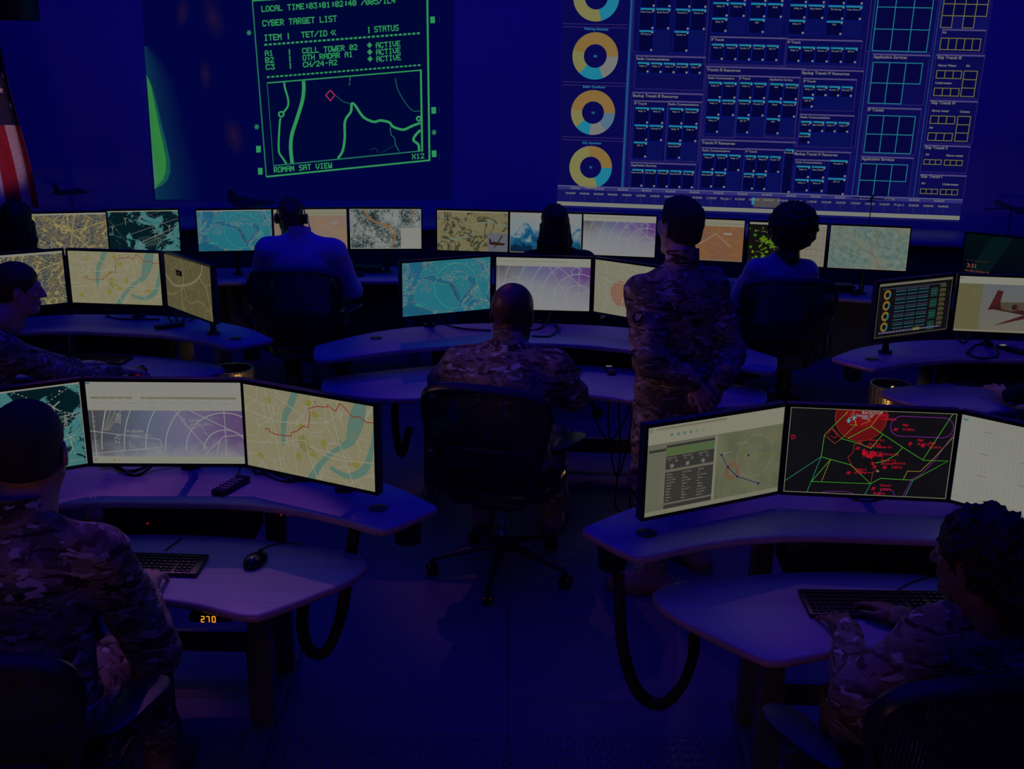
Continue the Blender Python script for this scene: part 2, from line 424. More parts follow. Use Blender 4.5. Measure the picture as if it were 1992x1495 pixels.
def person(label, anchor, yaw=0., epos=None, hs=1., shd=.105, group=None, hip=.60, lean=.05, twist=0., head=(0, 0, 0), headpos=None, wrists=None, elbows=None, hands=None,
           scale=1., skin='skinL', outfit='camo', trousers=None, hair=None, hairmat='hairK', legs='sit', bootm=('boot', 'sole', 'lace'), footspec=None, sw=.185, res=.010,
           roundback=.0, bulk=1., neckfwd=.02, seed=0, build_legs=True, long_sleeve=True, collar=True, folds=.006):
    root = empty('person', (anchor[0], anchor[1], 0), 0); tag(root, label, 'person', group)
    A = np.array((anchor[0], anchor[1], 0.)); Rb = rotm(0, 0, yaw); X, Y, Z = Rb[:, 0], Rb[:, 1], Rb[:, 2]; s = scale
    hc = np.array((0, 0, hip)); u = unit(Y*math.sin(lean)+Z*math.cos(lean)); Rt = Rb @ rotm(-lean) @ rotm(0, 0, twist)
    u2 = unit(Y*math.sin(lean+roundback)+Z*math.cos(lean+roundback))
    ch = hc+u*.32*s; nb = ch+u2*.20*s; sx = Rt[:, 0]
    if headpos is not None: hp = np.array(headpos, float)-A
    else: hp = nb+unit(Y*(math.sin(lean)*.6+neckfwd*4)+Z)*.185*s
    sh = {q: ch+u2*shd*s+sx*q*sw*s+Y*.01 for q in (-1, 1)}
    Rh = rotm(0, 0, yaw+head[0]) @ rotm(head[1]) @ rotm(0, head[2])
    l1, l2 = .30*s, .265*s
    W = {}; E = {}
    for q in (-1, 1):
        w = wrists.get(q) if wrists else None
        if w is None: w = A+hc+sx*q*.2+Y*.40+Z*.16
        w = np.array(w, float)-A
        hint = (elbows or {}).get(q, (sx*q*.7-Z*1.-Y*.3))
        if epos and q in epos: E[q], W[q] = np.array(epos[q], float)-A, w
        else: E[q], W[q] = ik(sh[q], w, l1, l2, np.array(hint))
    s0 = s
    # body: head + neck fine, then hands, then the rest
    H = SDF(); add_head(H, hp, Rh, s*hs, ear=True); H.cap(hp-Rh[:, 2]*.10*s-Rh[:, 1]*.015, nb+u2*.01, .056*s, .066*s, .03)
    parts = [H.mesh(.0055)]
    for q in (-1, 1):
        hd = (hands or {}).get(q)
        if hd is None: hd = dict(dir=unit(W[q]-E[q]), up=Z, curl=.5)
        fy = unit(hd['dir']); up = np.array(hd['up'], float); fx = unit(np.cross(fy, up)); fz = np.cross(fx, fy); R = np.stack([fx, fy, fz], 1)
        Hs = SDF(); add_hand(Hs, W[q], R, -q, hd.get('curl', .5), hd.get('spread', 1.), s); Hs.cap(W[q], W[q]+(E[q]-W[q])*.35, .025*s, .034*s, .01)
        parts.append(Hs.mesh(hd.get('res', .0032)))
    B = SDF()
    B.ell(hc+u*.02, (.15*s, .1*s, .11*s), Rt, .05); B.ell(hc+u*.18*s, (.13*s, .09*s, .15*s), Rt, .05); B.ell(ch, (.15*s, .1*s, .16*s), Rt, .05)
    B.cap(sh[-1], sh[1], .045*s, .045*s, .05); B.cap(ch+u2*.1, nb+u2*.02, .06*s, .058*s, .03)
    for q in (-1, 1):
        B.cap(sh[q], E[q], .048*s, .036*s, .03); B.cap(E[q], W[q], .036*s, .024*s, .02)
    # legs
    hipj = {q: hc+X*q*.10*s-Z*.01 for q in (-1, 1)}
    if footspec: kn = {q: np.array(footspec[q][0], float)-A for q in (-1, 1)}; an = {q: np.array(footspec[q][1], float)-A for q in (-1, 1)}; td = {q: footspec[q][2] for q in (-1, 1)}
    else:
        kn = {q: hc+X*q*.16*s+Y*.43*s-Z*.015 for q in (-1, 1)}; an = {q: np.array([*(kn[q]+X*q*.01+Y*.03)[:2], .10]) for q in (-1, 1)}; td = {q: unit(Y+X*q*.15) for q in (-1, 1)}
    for q in (-1, 1): B.cap(hipj[q], kn[q], .07*s, .05*s, .04); B.cap(kn[q], an[q], .048*s, .035*s, .02)
    parts.append(B.mesh(.014))
    mesh_obj('body', parts, M[skin], root)
    for q in (-1, 1):
        ec = hp+Rh@(np.array((q*.031, .0775, .006))*s*hs); Q = SDF(); Q.ell(ec, np.full(3, .0120*s), None, .001); mesh_obj('eye', [Q.mesh(.003)], M['eye'], root)
    # jacket / top
    J = SDF(); b = bulk*s; k = .055
    J.ell(hc+u*.06, (.168*b, .125*b, .11*s), Rt, k)
    J.ell(hc+u*.17*s, (.160*b, .118*b, .15*s), Rt, k); J.ell(ch+u*.02-Y*.0, (.180*b, .125*b, .17*s), Rt, k)
    J.cap(sh[-1]-sx*-.02, sh[1]-sx*.02, .068*b, .068*b, .05)
    J.cap(ch+u2*.10*s, nb+u2*.00, .085*b, .062*b, .04)
    for q in (-1, 1):
        J.cap(nb-u2*.015, sh[q], .045*b, .062*b, .05)
        J.cap(sh[q], E[q], .074*b, .060*b, .035); J.cap(E[q], W[q]-(W[q]-E[q])*.06, .060*b, .041*b, .02)
        if outfit == 'camo': J.cap(W[q]-(W[q]-E[q])*.22, W[q]-(W[q]-E[q])*.05, .043*b, .042*b, .006)
    if legs == 'stand': J.ell(hc-Z*.04, (.178*b, .130*b, .15*s), Rb, .05)
    if folds:
        J.noise(folds*1.2, 8, seed, (1, 1, .7)); J.noise(folds*.75, 18, seed+5, (.8, .8, 1.8)); J.noise(folds*.14, 50, seed+9)
    if legs == 'stand': J.cut(hc-Z*.13*s, (0, 0, -1))
    else: J.cut(hc-u*.035, -u)
    # neck opening
    J.cap(nb+u2*.035, nb+u2*.2, .057*s, .075*s, .006, 'sub')
    jo = mesh_obj({'camo': 'camouflage_jacket', 'shirt': 'shirt', 'shirt2': 'top', 'blackcloth': 'jacket'}[outfit], [J.mesh(res)], M[outfit], root)
    if collar:
        cb = MB(); n = 26; ax = unit(Rh[:, 2]*.3+u2); cx = unit(np.cross(Y, ax)); cy = np.cross(ax, cx); ns = nb+u2*.018*s-Y*.004
        cb.grid(n, 4, lambda a, t: ns+(cx*math.cos(2*PI*a)*(.072-.004*t)*s+cy*math.sin(2*PI*a)*(.074-.004*t)*s)+ax*((t*.055-.012)*(1+.25*math.sin(2*PI*a)*-1))*s, .004)
        cb.build('collar', M[outfit], root)
    tm = trousers or ('camo' if outfit == 'camo' else 'darktrouser')
    Tt = SDF(); Tt.ell(hc-u*.01, (.165*b, .12*b, .11*s), Rb, .04)
    for q in (-1, 1):
        Tt.cap(hipj[q], kn[q], .088*b, .070*b, .04); Tt.cap(kn[q], an[q]+Z*.10, .070*b, .056*b, .03)
        if outfit == 'camo': Tt.ell(an[q]+Z*.13, (.062*b, .062*b, .045), None, .02)
    Tt.noise(.007, 14, seed+2); Tt.noise(.004, 32, seed+4, (1, 1, 1.8)); 
    mesh_obj('camouflage_trousers' if outfit == 'camo' else 'trousers', [Tt.mesh(.012)], M[tm], root)
    for q in (-1, 1): boot_obj(an[q], td[q], root, bootm, s, 'boot' if outfit == 'camo' else 'shoe')
    # hair
    if hair:
        Q = SDF(); s = s*hs
        def e(c, r, Rl=None, k=.014, op='add'): Q.ell(hp+Rh@(np.array(c)*s), np.array(r)*s, Rh if Rl is None else Rh@Rl, k*s, op)
        def c(a, b_, ra, rb, k=.014, op='add'): Q.cap(hp+Rh@(np.array(a)*s), hp+Rh@(np.array(b_)*s), ra*s, rb*s, k*s, op)
        if hair == 'buzz':
            e((0, -.020, .036), (.081, .102, .089)); e((0, -.035, -.02), (.072, .075, .075), k=.02); Q.noise(.0012, 130)
            e((0, .085, -.03), (.085, .085, .075), op='sub', k=.006); c((0, .0, -.12), (0, -.03, -.09), .09, .075, .01, 'sub'); 
            for q in (-1, 1): e((q*.082, .002, -.018), (.022, .024, .036), op='sub', k=.004)
        if hair == 'crop':
            e((0, -.020, .038), (.082, .103, .090)); e((0, -.035, -.02), (.073, .077, .080), k=.02); e((0, .02, .098), (.045, .055, .026), k=.03)
            Q.noise(.004, 60); Q.noise(.002, 130)
            e((0, .092, -.03), (.085, .085, .078), op='sub', k=.006); c((0, .0, -.135), (0, -.03, -.105), .09, .075, .01, 'sub')
            for q in (-1, 1): e((q*.084, .004, -.02), (.022, .022, .034), op='sub', k=.004)
        if hair == 'afro':
            e((0, -.04, .045), (.158, .150, .140)); e((0, -.06, -.04), (.142, .11, .10), k=.05)
            r = np.random.RandomState(5)
            for i in range(260):
                v = r.normal(size=3); v /= np.linalg.norm(v); v[1] = min(v[1], .5); p = np.array((0, -.045, .025))+v*np.array((.156, .145, .148))
                e(p, np.full(3, r.uniform(.010, .017)), k=.006)
            Q.noise(.006, 55); Q.noise(.004, 110)
            e((0, .10, -.03), (.075, .07, .085), op='sub', k=.01)
        if hair in ('long', 'wavy'):
            e((0, -.022, .036), (.090, .110, .094)); e((0, -.055, -.03), (.088, .07, .10), k=.03)
            r = np.random.RandomState(8); w = .02 if hair == 'wavy' else .006
            for i in range(34):
                t = -1+2*i/33; a = PI*1.5+t*1.9; p = np.array((math.cos(a)*.078, -.02+math.sin(a)*.082, -.02))
                p1 = p+np.array((math.cos(a)*.012+r.uniform(-w, w), -.01*abs(t)+r.uniform(-w, w)*.5, -.10)); p2 = p1+np.array((r.uniform(-w, w), -.012+.012*abs(t), -.09+r.uniform(-.015, .02)))
                c(p, p1, .020, .015, .012); c(p1, p2, .015, .006, .012)
            Q.noise(.004, 40, 1, (1, 1, .3)); Q.noise(.003, 90, 2, (1, 1, .25))
            e((0, .10, -.04), (.070, .080, .10), op='sub', k=.01)
        if hair in ('bun', 'curlybun'):
            cu = hair == 'curlybun'
            e((0, -.022, .036), (.085, .106, .092)); e((0, -.045, -.005), (.078, .082, .080), k=.03)
            if cu: e((0, -.035, .048), (.108, .118, .104), k=.02); e((0, -.140, -.075), (.080, .066, .074), k=.03); e((0, -.07, -.02), (.098, .08, .09), k=.03)
            else: e((0, -.130, -.03), (.05, .04, .045), k=.012)
            if cu:
                r = np.random.RandomState(6)
                for i in range(120):
                    v = r.normal(size=3); v /= np.linalg.norm(v); v[1] = -abs(v[1])*.9+.2; m = i % 3
                    p = np.array((0, -.03, .045))+v*np.array((.104, .114, .102)) if m else np.array((0, -.145, -.075))+v*np.array((.078, .062, .074))
                    e(p, np.full(3, r.uniform(.008, .014)), k=.008)
            Q.noise(.010 if cu else .0015, 60, 0, (1, 1, 1) if cu else (.3, .3, 2)); Q.noise(.006 if cu else .001, 120)
            e((0, .094, -.03), (.078, .080, .085), op='sub', k=.006)
            for q in (-1, 1): e((q*.082, .004, -.02), (.024, .024, .034), op='sub', k=.004)
        mesh_obj('hair', [Q.mesh(.005 if s else .005)], M[hairmat], root)
    for chd in root.children: pass
    return root, dict(hp=hp+A, Rh=Rh, sh={q: sh[q]+A for q in sh}, E={q: E[q]+A for q in E}, W={q: W[q]+A for q in W}, nb=nb+A, Rt=Rt)
# ------------------------------------------------------------------ office chair (one prototype, copied)
def make_chair(label, group):
    root = empty('mesh_office_chair'); tag(root, label, 'chair', group)
    def bk(x, w): return (x*1.07, -.205-.20*w-.04*math.sin(w*5.2)+.55*x*x, .485+w*.90)
    out = [(-.175, .0), (-.205, .14), (-.245, .31), (-.262, .43), (-.240, .515), (-.15, .553), (0, .560), (.15, .553), (.240, .515), (.262, .43), (.245, .31), (.205, .14), (.175, .0), (.10, -.025), (-.10, -.025)]
    oc = spline(out, 6, True)
    m = MB(); m.tube([bk(p[0], p[1]) for p in oc], [(.024 if p[1] > .4 else .017, .013) for p in oc], 8, True); m.build('back_frame', M['graphite'], root)
    m = MB(); xs = np.arange(-.246, .247, .0095)
    op = [(p[0], p[1]) for p in oc]
    def span(x):
        ws = []
        for a, b in zip(op, op[1:]+op[:1]):
            if (a[0]-x)*(b[0]-x) < 0: ws.append(a[1]+(b[1]-a[1])*(x-a[0])/(b[0]-a[0]))
        return (min(ws), max(ws)) if len(ws) > 1 else None
    for x in xs:
        sp = span(x)
        if not sp: continue
        w0, w1 = sp
        m.grid(1, 12, lambda a, t: bk(x+(a-.5)*.0070, w0+(w1-w0)*t), .002)
    for w in np.arange(.02, .54, .05):
        h = .17+.16*w if w < .4 else .235
        m.grid(16, 1, lambda a, t: (lambda q: (q[0], q[1]+.002, q[2]))(bk((a-.5)*2*h, w+t*.004)), .001)
    m.build('back_mesh', M['mesh'], root)
    m = MB(); m.grid(20, 5, lambda a, t: (lambda q: (q[0], q[1]-.022, q[2]))(bk((a-.5)*.36, .13+.11*t+.012*math.cos((a-.5)*PI))), .014); m.build('lumbar_pad', M['graphite'], root)
    m = MB()
    for q in (-1, 1): m.tube(spline([(q*.10, -.10, .40), (q*.15, -.22, .43), (q*.185, -.235, .50), (q*.215, -.25, .62)], 5), .016, 8)
    m.tube([(-.13, -.19, .42), (.13, -.19, .42)], .018, 8); m.build('back_support', M['graphite'], root)
    def seat(a, t):
        x = (a-.5)*2; y = (t-.5)*2; r = 1/max(1, (abs(x)**5+abs(y)**5)**.2)
        return (x*r*.245, .03+y*r*.225, .462-.02*max(0, y)**4*2+.012*x*x)
    m = MB(); m.grid(18, 18, seat, .03); m.build('seat', M['mesh'], root)
    m = MB(); m.tube([seat(*p) for p in [(t, 0) for t in np.linspace(0, 1, 10)]+[(1, t) for t in np.linspace(.1, 1, 9)]+[(t, 1) for t in np.linspace(.9, 0, 9)]+[(0, t) for t in np.linspace(.9, .1, 8)]], .014, 8, True); m.build('seat_frame', M['graphite'], root)
    m = MB(); m.box((0, -.02, .395), (.2, .26, .07), .02); m.box((0, -.13, .41), (.3, .06, .05), .015); m.build('tilt_mechanism', M['graphite'], root)
    for q in (-1, 1):
        m = MB(); pts = spline([(q*.13, -.10, .42), (q*.235, -.14, .45), (q*.285, -.16, .53), (q*.285, -.13, .64), (q*.29, -.06, .675)], 6); m.tube(pts, [(.022, .014)]*len(pts), 8)
        m.cyl((q*.285, -.16, .50), .024, .13, 12); m.box((q*.285, -.155, .56), (.03, .05, .09), .01); m.build('arm_support', M['graphite'], root)
        m = MB()
        def pad(a, t):
            x = (a-.5)*2; y = (t-.5)*2; r = 1/max(1, (abs(x)**3+abs(y)**3)**(1/3)); lx = x*r*(.045+.010*y); ly = y*r*.135
            c, s_ = math.cos(q*.22), math.sin(q*.22)
            return (q*.30+lx*c+ly*s_, -.02-lx*s_+ly*c, .700-.010*(x*x+y*y)*.6)
        m.grid(10, 14, pad, .028); m.build('armrest', M['armpad'], root)
    m = MB(); m.cyl((0, 0, .10), .034, .09, 16); m.build('base_hub', M['graphite'], root)
    m = MB(); m.cyl((0, 0, .18), .014, .20, 14); m.cyl((0, 0, .17), .026, .06, 14); m.build('gas_cylinder', M['chrome'], root)
    for k in range(5):
        a = -1.745+k*2*PI/5; d = Vector((math.cos(a), math.sin(a), 0)); t = Vector((-d.y, d.x, 0))
        m = MB(); pts = [d*.02+Vector((0, 0, .14)), d*.12+Vector((0, 0, .128)), d*.24+Vector((0, 0, .100)), d*.325+Vector((0, 0, .084))]
        m.tube(pts, [(.026, .022), (.022, .018), (.018, .014), (.016, .012)], 8); lg = m.build('base_leg', M['graphite'], root)
        m = MB(); c = d*.33+Vector((0, 0, .030)); cs = d.cross(t)
        for o in (-.014, .014):
            mm = Matrix.Translation(c+t*o) @ Matrix.Rotation(a, 4, 'Z'); m.m = mm; m.lathe([(.022, -.011), (.030, -.007), (.030, .007), (.022, .011)], (0, 0, 0), 16, 'Y')
        m.m = Matrix.Identity(4); m.cyl(tuple(d*.33+Vector((0, 0, .045))), .010, .035, 10); m.box(tuple(c+Vector((0, 0, .020))), (.045, .012, .03), .004, a); m.build('caster', M['blackgloss'], root)
    return root
# ------------------------------------------------------------------ two-tier sit-stand desk
REAR_C = [(0, 0), (.25, -.005), (.45, -.05), (.62, -.125), (.74, -.195), (.80, -.185), (.915, -.05), (.935, -.005), (.90, .045), (.72, .22), (.45, .36), (.2, .42), (0, .43)]
KEY_C = [(0, .03), (.3, .0), (.63, -.09), (.705, -.15), (.72, -.20), (.68, -.30), (.58, -.41), (.46, -.525), (.42, -.545), (.36, -.535), (.2, -.47), (0, -.44)]
REAR_W = [(0, 0), (.25, -.025), (.5, -.105), (.8, -.235), (1.08, -.425), (1.14, -.45), (1.18, -.41), (1.225, -.20), (1.20, -.13), (1.0, .13), (.75, .31), (.4, .43), (0, .47)]
KEY_W = [(0, .06), (.5, .0), (.97, -.22), (1.12, -.31), (1.15, -.37), (1.12, -.53), (1.07, -.58), (.9, -.645), (.75, -.66), (.6, -.64), (.3, -.53), (0, -.48)]
def half_to_outline(h):
    r = list(h); front = h[0]; l = [(-x, y) for x, y in h[1:-1]][::-1]
    pts = r+l        # goes centre-front, right, back centre, left
    return [tuple(p) for p in spline(pts, 4, True)]
def make_desk(label, loc, rz, kind, zr, zk, hand=1, readout=None, ledrow=None, legs=(.27,)):
    root = empty('sit_stand_desk', (loc[0], loc[1], 0), rz); tag(root, label, 'desk')
    R, K = (REAR_C, KEY_C) if kind == 'C' else (REAR_W, KEY_W)
    for nm, prof, z in (('monitor_shelf', R, zr), ('keyboard_surface', K, zk)):
        o = half_to_outline(prof)
        if nm == 'keyboard_surface': o = o[::-1]
        A = sum(a[0]*b[1]-a[1]*b[0] for a, b in zip(o, o[1:]+o[:1]))
        if A < 0: o = o[::-1]
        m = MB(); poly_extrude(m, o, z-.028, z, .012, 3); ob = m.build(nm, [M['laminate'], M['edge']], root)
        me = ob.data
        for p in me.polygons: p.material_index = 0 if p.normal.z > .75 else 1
    gw = .735 if kind == 'C' else .93
    for q in (-1, 1):
        m = MB(); m.lathe([(.030, .0), (.034, .003), (.030, .005), (.006, .0055)], (q*gw, -.03 if kind == 'C' else .02, zr), 20); m.build('grommet', M['black'], root)
    sp = .30 if kind == 'C' else .62
    for q in (-1, 1):
        x = q*sp
        m = MB(); m.box((x, -.02, zk/2-.02), (.075, .045, zk-.06), .006); m.box((x, -.02, zk*.25+.02), (.088, .058, zk*.45), .006); m.build('leg', M['steel'], root)
        m = MB(); m.box((x, .33, zr/2-.02), (.075, .045, zr-.06), .006); m.box((x, .33, zr*.25+.02), (.088, .058, zr*.45), .006); m.build('leg', M['steel'], root)
        m = MB(); m.box((x, .06, .02), (.085, .84, .035), .008)
        for yy in (-.33, .45): m.cyl((x, yy, 0), .02, .012, 10)
        m.build('foot', M['steel'], root)
    m = MB(); m.box((0, .33, .16), (sp*2, .03, .09), .004); m.build('crossbar', M['steel'], root)
    for q in (-1, 1):
        m = MB(); m.lathe([(.030, -.075), (.044, -.066), (.048, 0), (.0, 0)], (q*(.84 if kind == 'C' else 1.10), -.08 if kind == 'C' else -.22, zr-.029), 20); m.build('cable_cup', M['black'], root)
    # dark modesty tray of electronics between the two tiers
    m = MB(); m.box((0, .20, zr-.135), (sp*1.75, .20, .15), .01)
    for k in range(9): m.box((-sp*.75+k*sp*.19, .095, zr-.12), (.05, .008, .045), .003)
    m.build('cable_tray', M['black'], root)
    if ledrow:
        m = MB()
        for x, z in ledrow: m.box((x, .0895, z), (.006, .004, .005))
        tr = m.build('indicator_light', M['redled'], root)
    return root
def chain(pts, parent, n=34, w=.036):
    P = spline(pts, 8); P = [Vector(p) for p in P]
    L = [0]
    for a, b in zip(P, P[1:]): L.append(L[-1]+(b-a).length)
    m = MB()
    for k in range(n):
        s_ = L[-1]*k/(n-1); i = max(0, min(len(P)-2, next((j for j in range(len(L)-1) if L[j+1] >= s_), len(P)-2)))
        t = (s_-L[i])/max(1e-6, L[i+1]-L[i]); p = P[i].lerp(P[i+1], t); d = (P[i+1]-P[i]).normalized()
        x = Vector((.3, 1, 0)).normalized(); x = (x-d*x.dot(d)).normalized(); y = d.cross(x); R = Matrix((x, y, d)).transposed().to_4x4(); n_ = n
        m.m = Matrix.Translation(p) @ R; h = L[-1]/(n-1)*.40
        m.box((0, 0, 0), (w*1.08, w, h*2.0), .003); m.box((0, 0, h), (w*.8, w*.75, h*1.6))
        for q in (-1, 1): m.box((q*w*.52, 0, h*.6), (.006, w*.35, h*1.8), .001)
    m.m = Matrix.Identity(4); return m.build('cable_chain', M['rubber'], parent)
# ------------------------------------------------------------------ vector graphics for screens
_glyph = {}
def glyph(s):
    if s not in _glyph:
        cu = bpy.data.curves.new('t', 'FONT'); cu.body = s; cu.size = 1.; cu.resolution_u = 2; cu.offset = .018
        o = bpy.data.objects.new('t', cu); C.objects.link(o); dg = bpy.context.evaluated_depsgraph_get()
        me = bpy.data.meshes.new_from_object(o.evaluated_get(dg)); vs = [(v.co.x, v.co.y) for v in me.vertices]; fs = [list(p.vertices) for p in me.polygons]
        bpy.data.objects.remove(o); bpy.data.curves.remove(cu); bpy.data.meshes.remove(me)
        _glyph[s] = (vs, fs, max([v[0] for v in vs] or [0]))
    return _glyph[s]
FONT = {'A': '0E11111F111111', 'B': '1E11111E11111E', 'C': '0E11101010110E', 'D': '1E11111111111E', 'E': '1F10101E10101F', 'G': '0E11101711110F', 'H': '1111111F111111', 'I': '0E04040404040E', 'L': '1010101010101F', 'M': '111B1F15111111', 'N': '11191D17131111',
        'O': '0E11111111110E', 'R': '1E11111E141211', 'S': '0F10100E01011E', 'T': '1F040404040404', 'U': '1111111111110E', 'V': '11111111110A04', 'W': '11111115151F1B', 'X': '11110A040A1111', 'Y': '11110A04040404',
        '0': '0E11131519110E', '1': '040C040404040E', '2': '0E11010204081F', '3': '1F02040201110E', '4': '02060A121F0202', '5': '1F101E0101110E', ':': '00060600060600', '/': '01010204081010', '-': '0000000E000000', '|': '04040404040404', ' ': '00000000000000', '7': '1F010204040404'}
class G:
    def __init__(s, W, H, fn=None, bounds=None, lay=.00018):
        s.W, s.H = W, H; s.fn = fn or (lambda x, y, L: (x-W/2, -L*lay, y-H/2)); s.b = bounds or (0, 0, W, H)
        s.v = []; s.f = []; s.c = []; s.nb = 0; s.uv0 = None
    def base(s, pts=None):
        pts = pts or [(0, 0), (s.W, 0), (s.W, s.H), (0, s.H)]
        s.uv0 = [(x/s.H, y/s.H) for x, y in pts]; s.v += [s.fn(x, y, 0) for x, y in pts]; s.f.append((0, 1, 2, 3)); s.c.append((0, 0, 0)); s.nb = 1
    def clip(s, P):
        x0, y0, x1, y1 = s.b
        for ax, lim, sg in ((0, x0, 1), (0, x1, -1), (1, y0, 1), (1, y1, -1)):
            out = []
            for a, b in zip(P, P[1:]+P[:1]):
                da, db = (a[ax]-lim)*sg, (b[ax]-lim)*sg
                if da >= 0: out.append(a)
                if da*db < 0: t = da/(da-db); out.append((a[0]+(b[0]-a[0])*t, a[1]+(b[1]-a[1])*t))
            P = out
            if len(P) < 3: return None
        return P
    def poly(s, P, col, L=1):
        P = s.clip([tuple(p) for p in P])
        if not P: return
        k = len(s.v); s.v += [s.fn(x, y, L) for x, y in P]; s.f.append(tuple(range(k, k+len(P)))); s.c.append(col)
    def blob(s, P, col, L=1):     # non-convex outline: fan from centroid after spline
        cx = sum(p[0] for p in P)/len(P); cy = sum(p[1] for p in P)/len(P)
        for a, b in zip(P, P[1:]+P[:1]): s.poly([(cx, cy), a, b], col, L)
    def rect(s, x, y, w, h, col, L=1): s.poly([(x, y), (x+w, y), (x+w, y+h), (x, y+h)], col, L)
    def frame(s, x, y, w, h, t, col, L=2):
        s.rect(x, y, w, t, col, L); s.rect(x, y+h-t, w, t, col, L); s.rect(x, y, t, h, col, L); s.rect(x+w-t, y, t, h, col, L)
    def line(s, P, w, col, L=2, dash=None):
        P = [Vector((float(p[0]), float(p[1]))) for p in P]
        if dash:
            for a, b in zip(P, P[1:]):
                d = (b-a); n = max(1, int(d.length/(dash*2)))
                for i in range(n): s.line([a+d*(i/n), a+d*((i+.5)/n)], w, col, L)
            return
        N = len(P); of = []
        for i in range(N):
            a = (P[i]-P[i-1]).normalized() if i else (P[1]-P[0]).normalized(); b = (P[i+1]-P[i]).normalized() if i < N-1 else a
            t = a+b; t = t.normalized() if t.length > .3 else a; c = max(.5, abs(t.dot(a))); n = Vector((-t.y, t.x))*(w/2/c); of.append(n)
        for i in range(N-1): s.poly([P[i]-of[i], P[i+1]-of[i+1], P[i+1]+of[i+1], P[i]+of[i]], col, L)
    def ring(s, cx, cy, r0, r1, col, L=2, a0=0, a1=360, n=None, ay=1.):
        n = n or max(4, int(abs(a1-a0)/8))
        for i in range(n):
            a = math.radians(a0+(a1-a0)*i/n); b = math.radians(a0+(a1-a0)*(i+1)/n)
            s.poly([(cx+r0*math.cos(a), cy+ay*r0*math.sin(a)), (cx+r1*math.cos(a), cy+ay*r1*math.sin(a)), (cx+r1*math.cos(b), cy+ay*r1*math.sin(b)), (cx+r0*math.cos(b), cy+ay*r0*math.sin(b))], col, L)
    def text(s, t, x, y, size, col, L=3, rot=0, align=0, wscale=1.):
        vs, fs, w = glyph(t); k = len(s.v); c, sn = math.cos(rot), math.sin(rot); o = -w*align
        for a, b in vs: a = (a+o)*size*wscale; b *= size; s.v.append(s.fn(x+a*c-b*sn, y+a*sn+b*c, L))
        for f in fs: s.f.append(tuple(i+k for i in f)); s.c.append(col)
    def bitmap(s, t, x, y, ux, uy, col, L=3, adv=6.):     # ux, uy: vectors of one font pixel (right, down)
        e = .2
        for i, ch in enumerate(t):
            h = FONT.get(ch, FONT[' '])
            for r in range(7):
                v = int(h[2*r:2*r+2], 16); c = 0
                while c < 5:
                    if v >> (4-c) & 1:
                        c0 = c
                        while c < 5 and v >> (4-c) & 1: c += 1
                        q = [(c0-e+i*adv, r-e), (c+e+i*adv, r-e), (c+e+i*adv, r+1+e), (c0-e+i*adv, r+1+e)]
                        s.poly([(x+a*ux[0]+b*uy[0], y+a*ux[1]+b*uy[1]) for a, b in q], col, L)
                    else: c += 1
    def build(s, name, basemat, parent=None):
        me = bpy.data.meshes.new(name); me.from_pydata([tuple(float(c) for c in v) for v in s.v], [], s.f)
        me.materials.append(basemat or M['ink']); me.materials.append(M['ink'])
        at_ = me.color_attributes.new('col', 'FLOAT_COLOR', 'CORNER'); uv = me.uv_layers.new(name='UVMap')
        buf = []
        for f, c in zip(s.f, s.c):
            e = (*em(c), 1); buf += list(e)*len(f)
        at_.data.foreach_set('color', buf)
        if s.nb:
            for li, q in enumerate(s.uv0): uv.data[li].uv = q
        for i, p in enumerate(me.polygons): p.material_index = 0 if i < s.nb else 1
        me.update(); return link(name, me, parent)
def mat_ink():
    m, n, out = nt('screen_pixels'); e = n.nodes.new('ShaderNodeEmission'); a = n.nodes.new('ShaderNodeAttribute'); a.attribute_name = 'col'
    n.links.new(a.outputs['Color'], e.inputs[0]); n.links.new(e.outputs[0], out.inputs[0]); return m
M['ink'] = mat_ink()
M['redled'] = emis('red_indicator', col=em((150, 10, 20)))
M['amber'] = emis('amber_digits', col=em((255, 170, 40)))
# procedural screen backgrounds, all in UV space (1 = screen height)
def lines(n, v, sc, w, rand=1.):
    t = voro(n, v, sc, 'DISTANCE_TO_EDGE', rand); return ramp(n, t.outputs['Distance'], [(0, (1, 1, 1)), (w, (0, 0, 0))])
def band(n, v, sc, lo, hi, det=3, dist=1.):
    t = noise_tex(n, v, sc, det, .55, dist); return ramp(n, t.outputs[0], [(lo-.012, (0, 0, 0)), (lo, (1, 1, 1)), (hi, (1, 1, 1)), (hi+.012, (0, 0, 0))])
def grid_lines(n, v, rot, sx, sy, w):
    mp = n.nodes.new('ShaderNodeMapping'); mp.inputs['Rotation'].default_value = (0, 0, rot); mp.inputs['Scale'].default_value = (sx, sy, 1); n.links.new(v, mp.inputs[0])
    sp = n.nodes.new('ShaderNodeSeparateXYZ'); n.links.new(mp.outputs[0], sp.inputs[0])
    a = mth(n, 'LESS_THAN', mth(n, 'FRACT', sp.outputs[0]), w); b = mth(n, 'LESS_THAN', mth(n, 'FRACT', sp.outputs[1]), w)
    return mth(n, 'MAXIMUM', a, b)
def T_city(n):
    v = coords(n, (1, 1, 1), 'UV'); c = em((122, 117, 90)); w = em((134, 131, 112))
    msk = ramp(n, noise_tex(n, v, 1.6, 2).outputs[0], [(0, (0, 0, 0)), (.5, (1, 1, 1))], 'CONSTANT')
    g = mix(n, msk, grid_lines(n, v, .45, 26, 17, .13), grid_lines(n, v, -.25, 19, 30, .13))
    col = mix(n, mth(n, 'MULTIPLY', g, .55), c, w); col = mix(n, lines(n, v, 4.5, .035), col, w)
    pk = ramp(n, voro(n, v, 7, 'F1').outputs['Color'], [(0, (0, 0, 0)), (.93, (1, 1, 1))], 'CONSTANT')
    return mix(n, pk, col, em((112, 110, 66)))
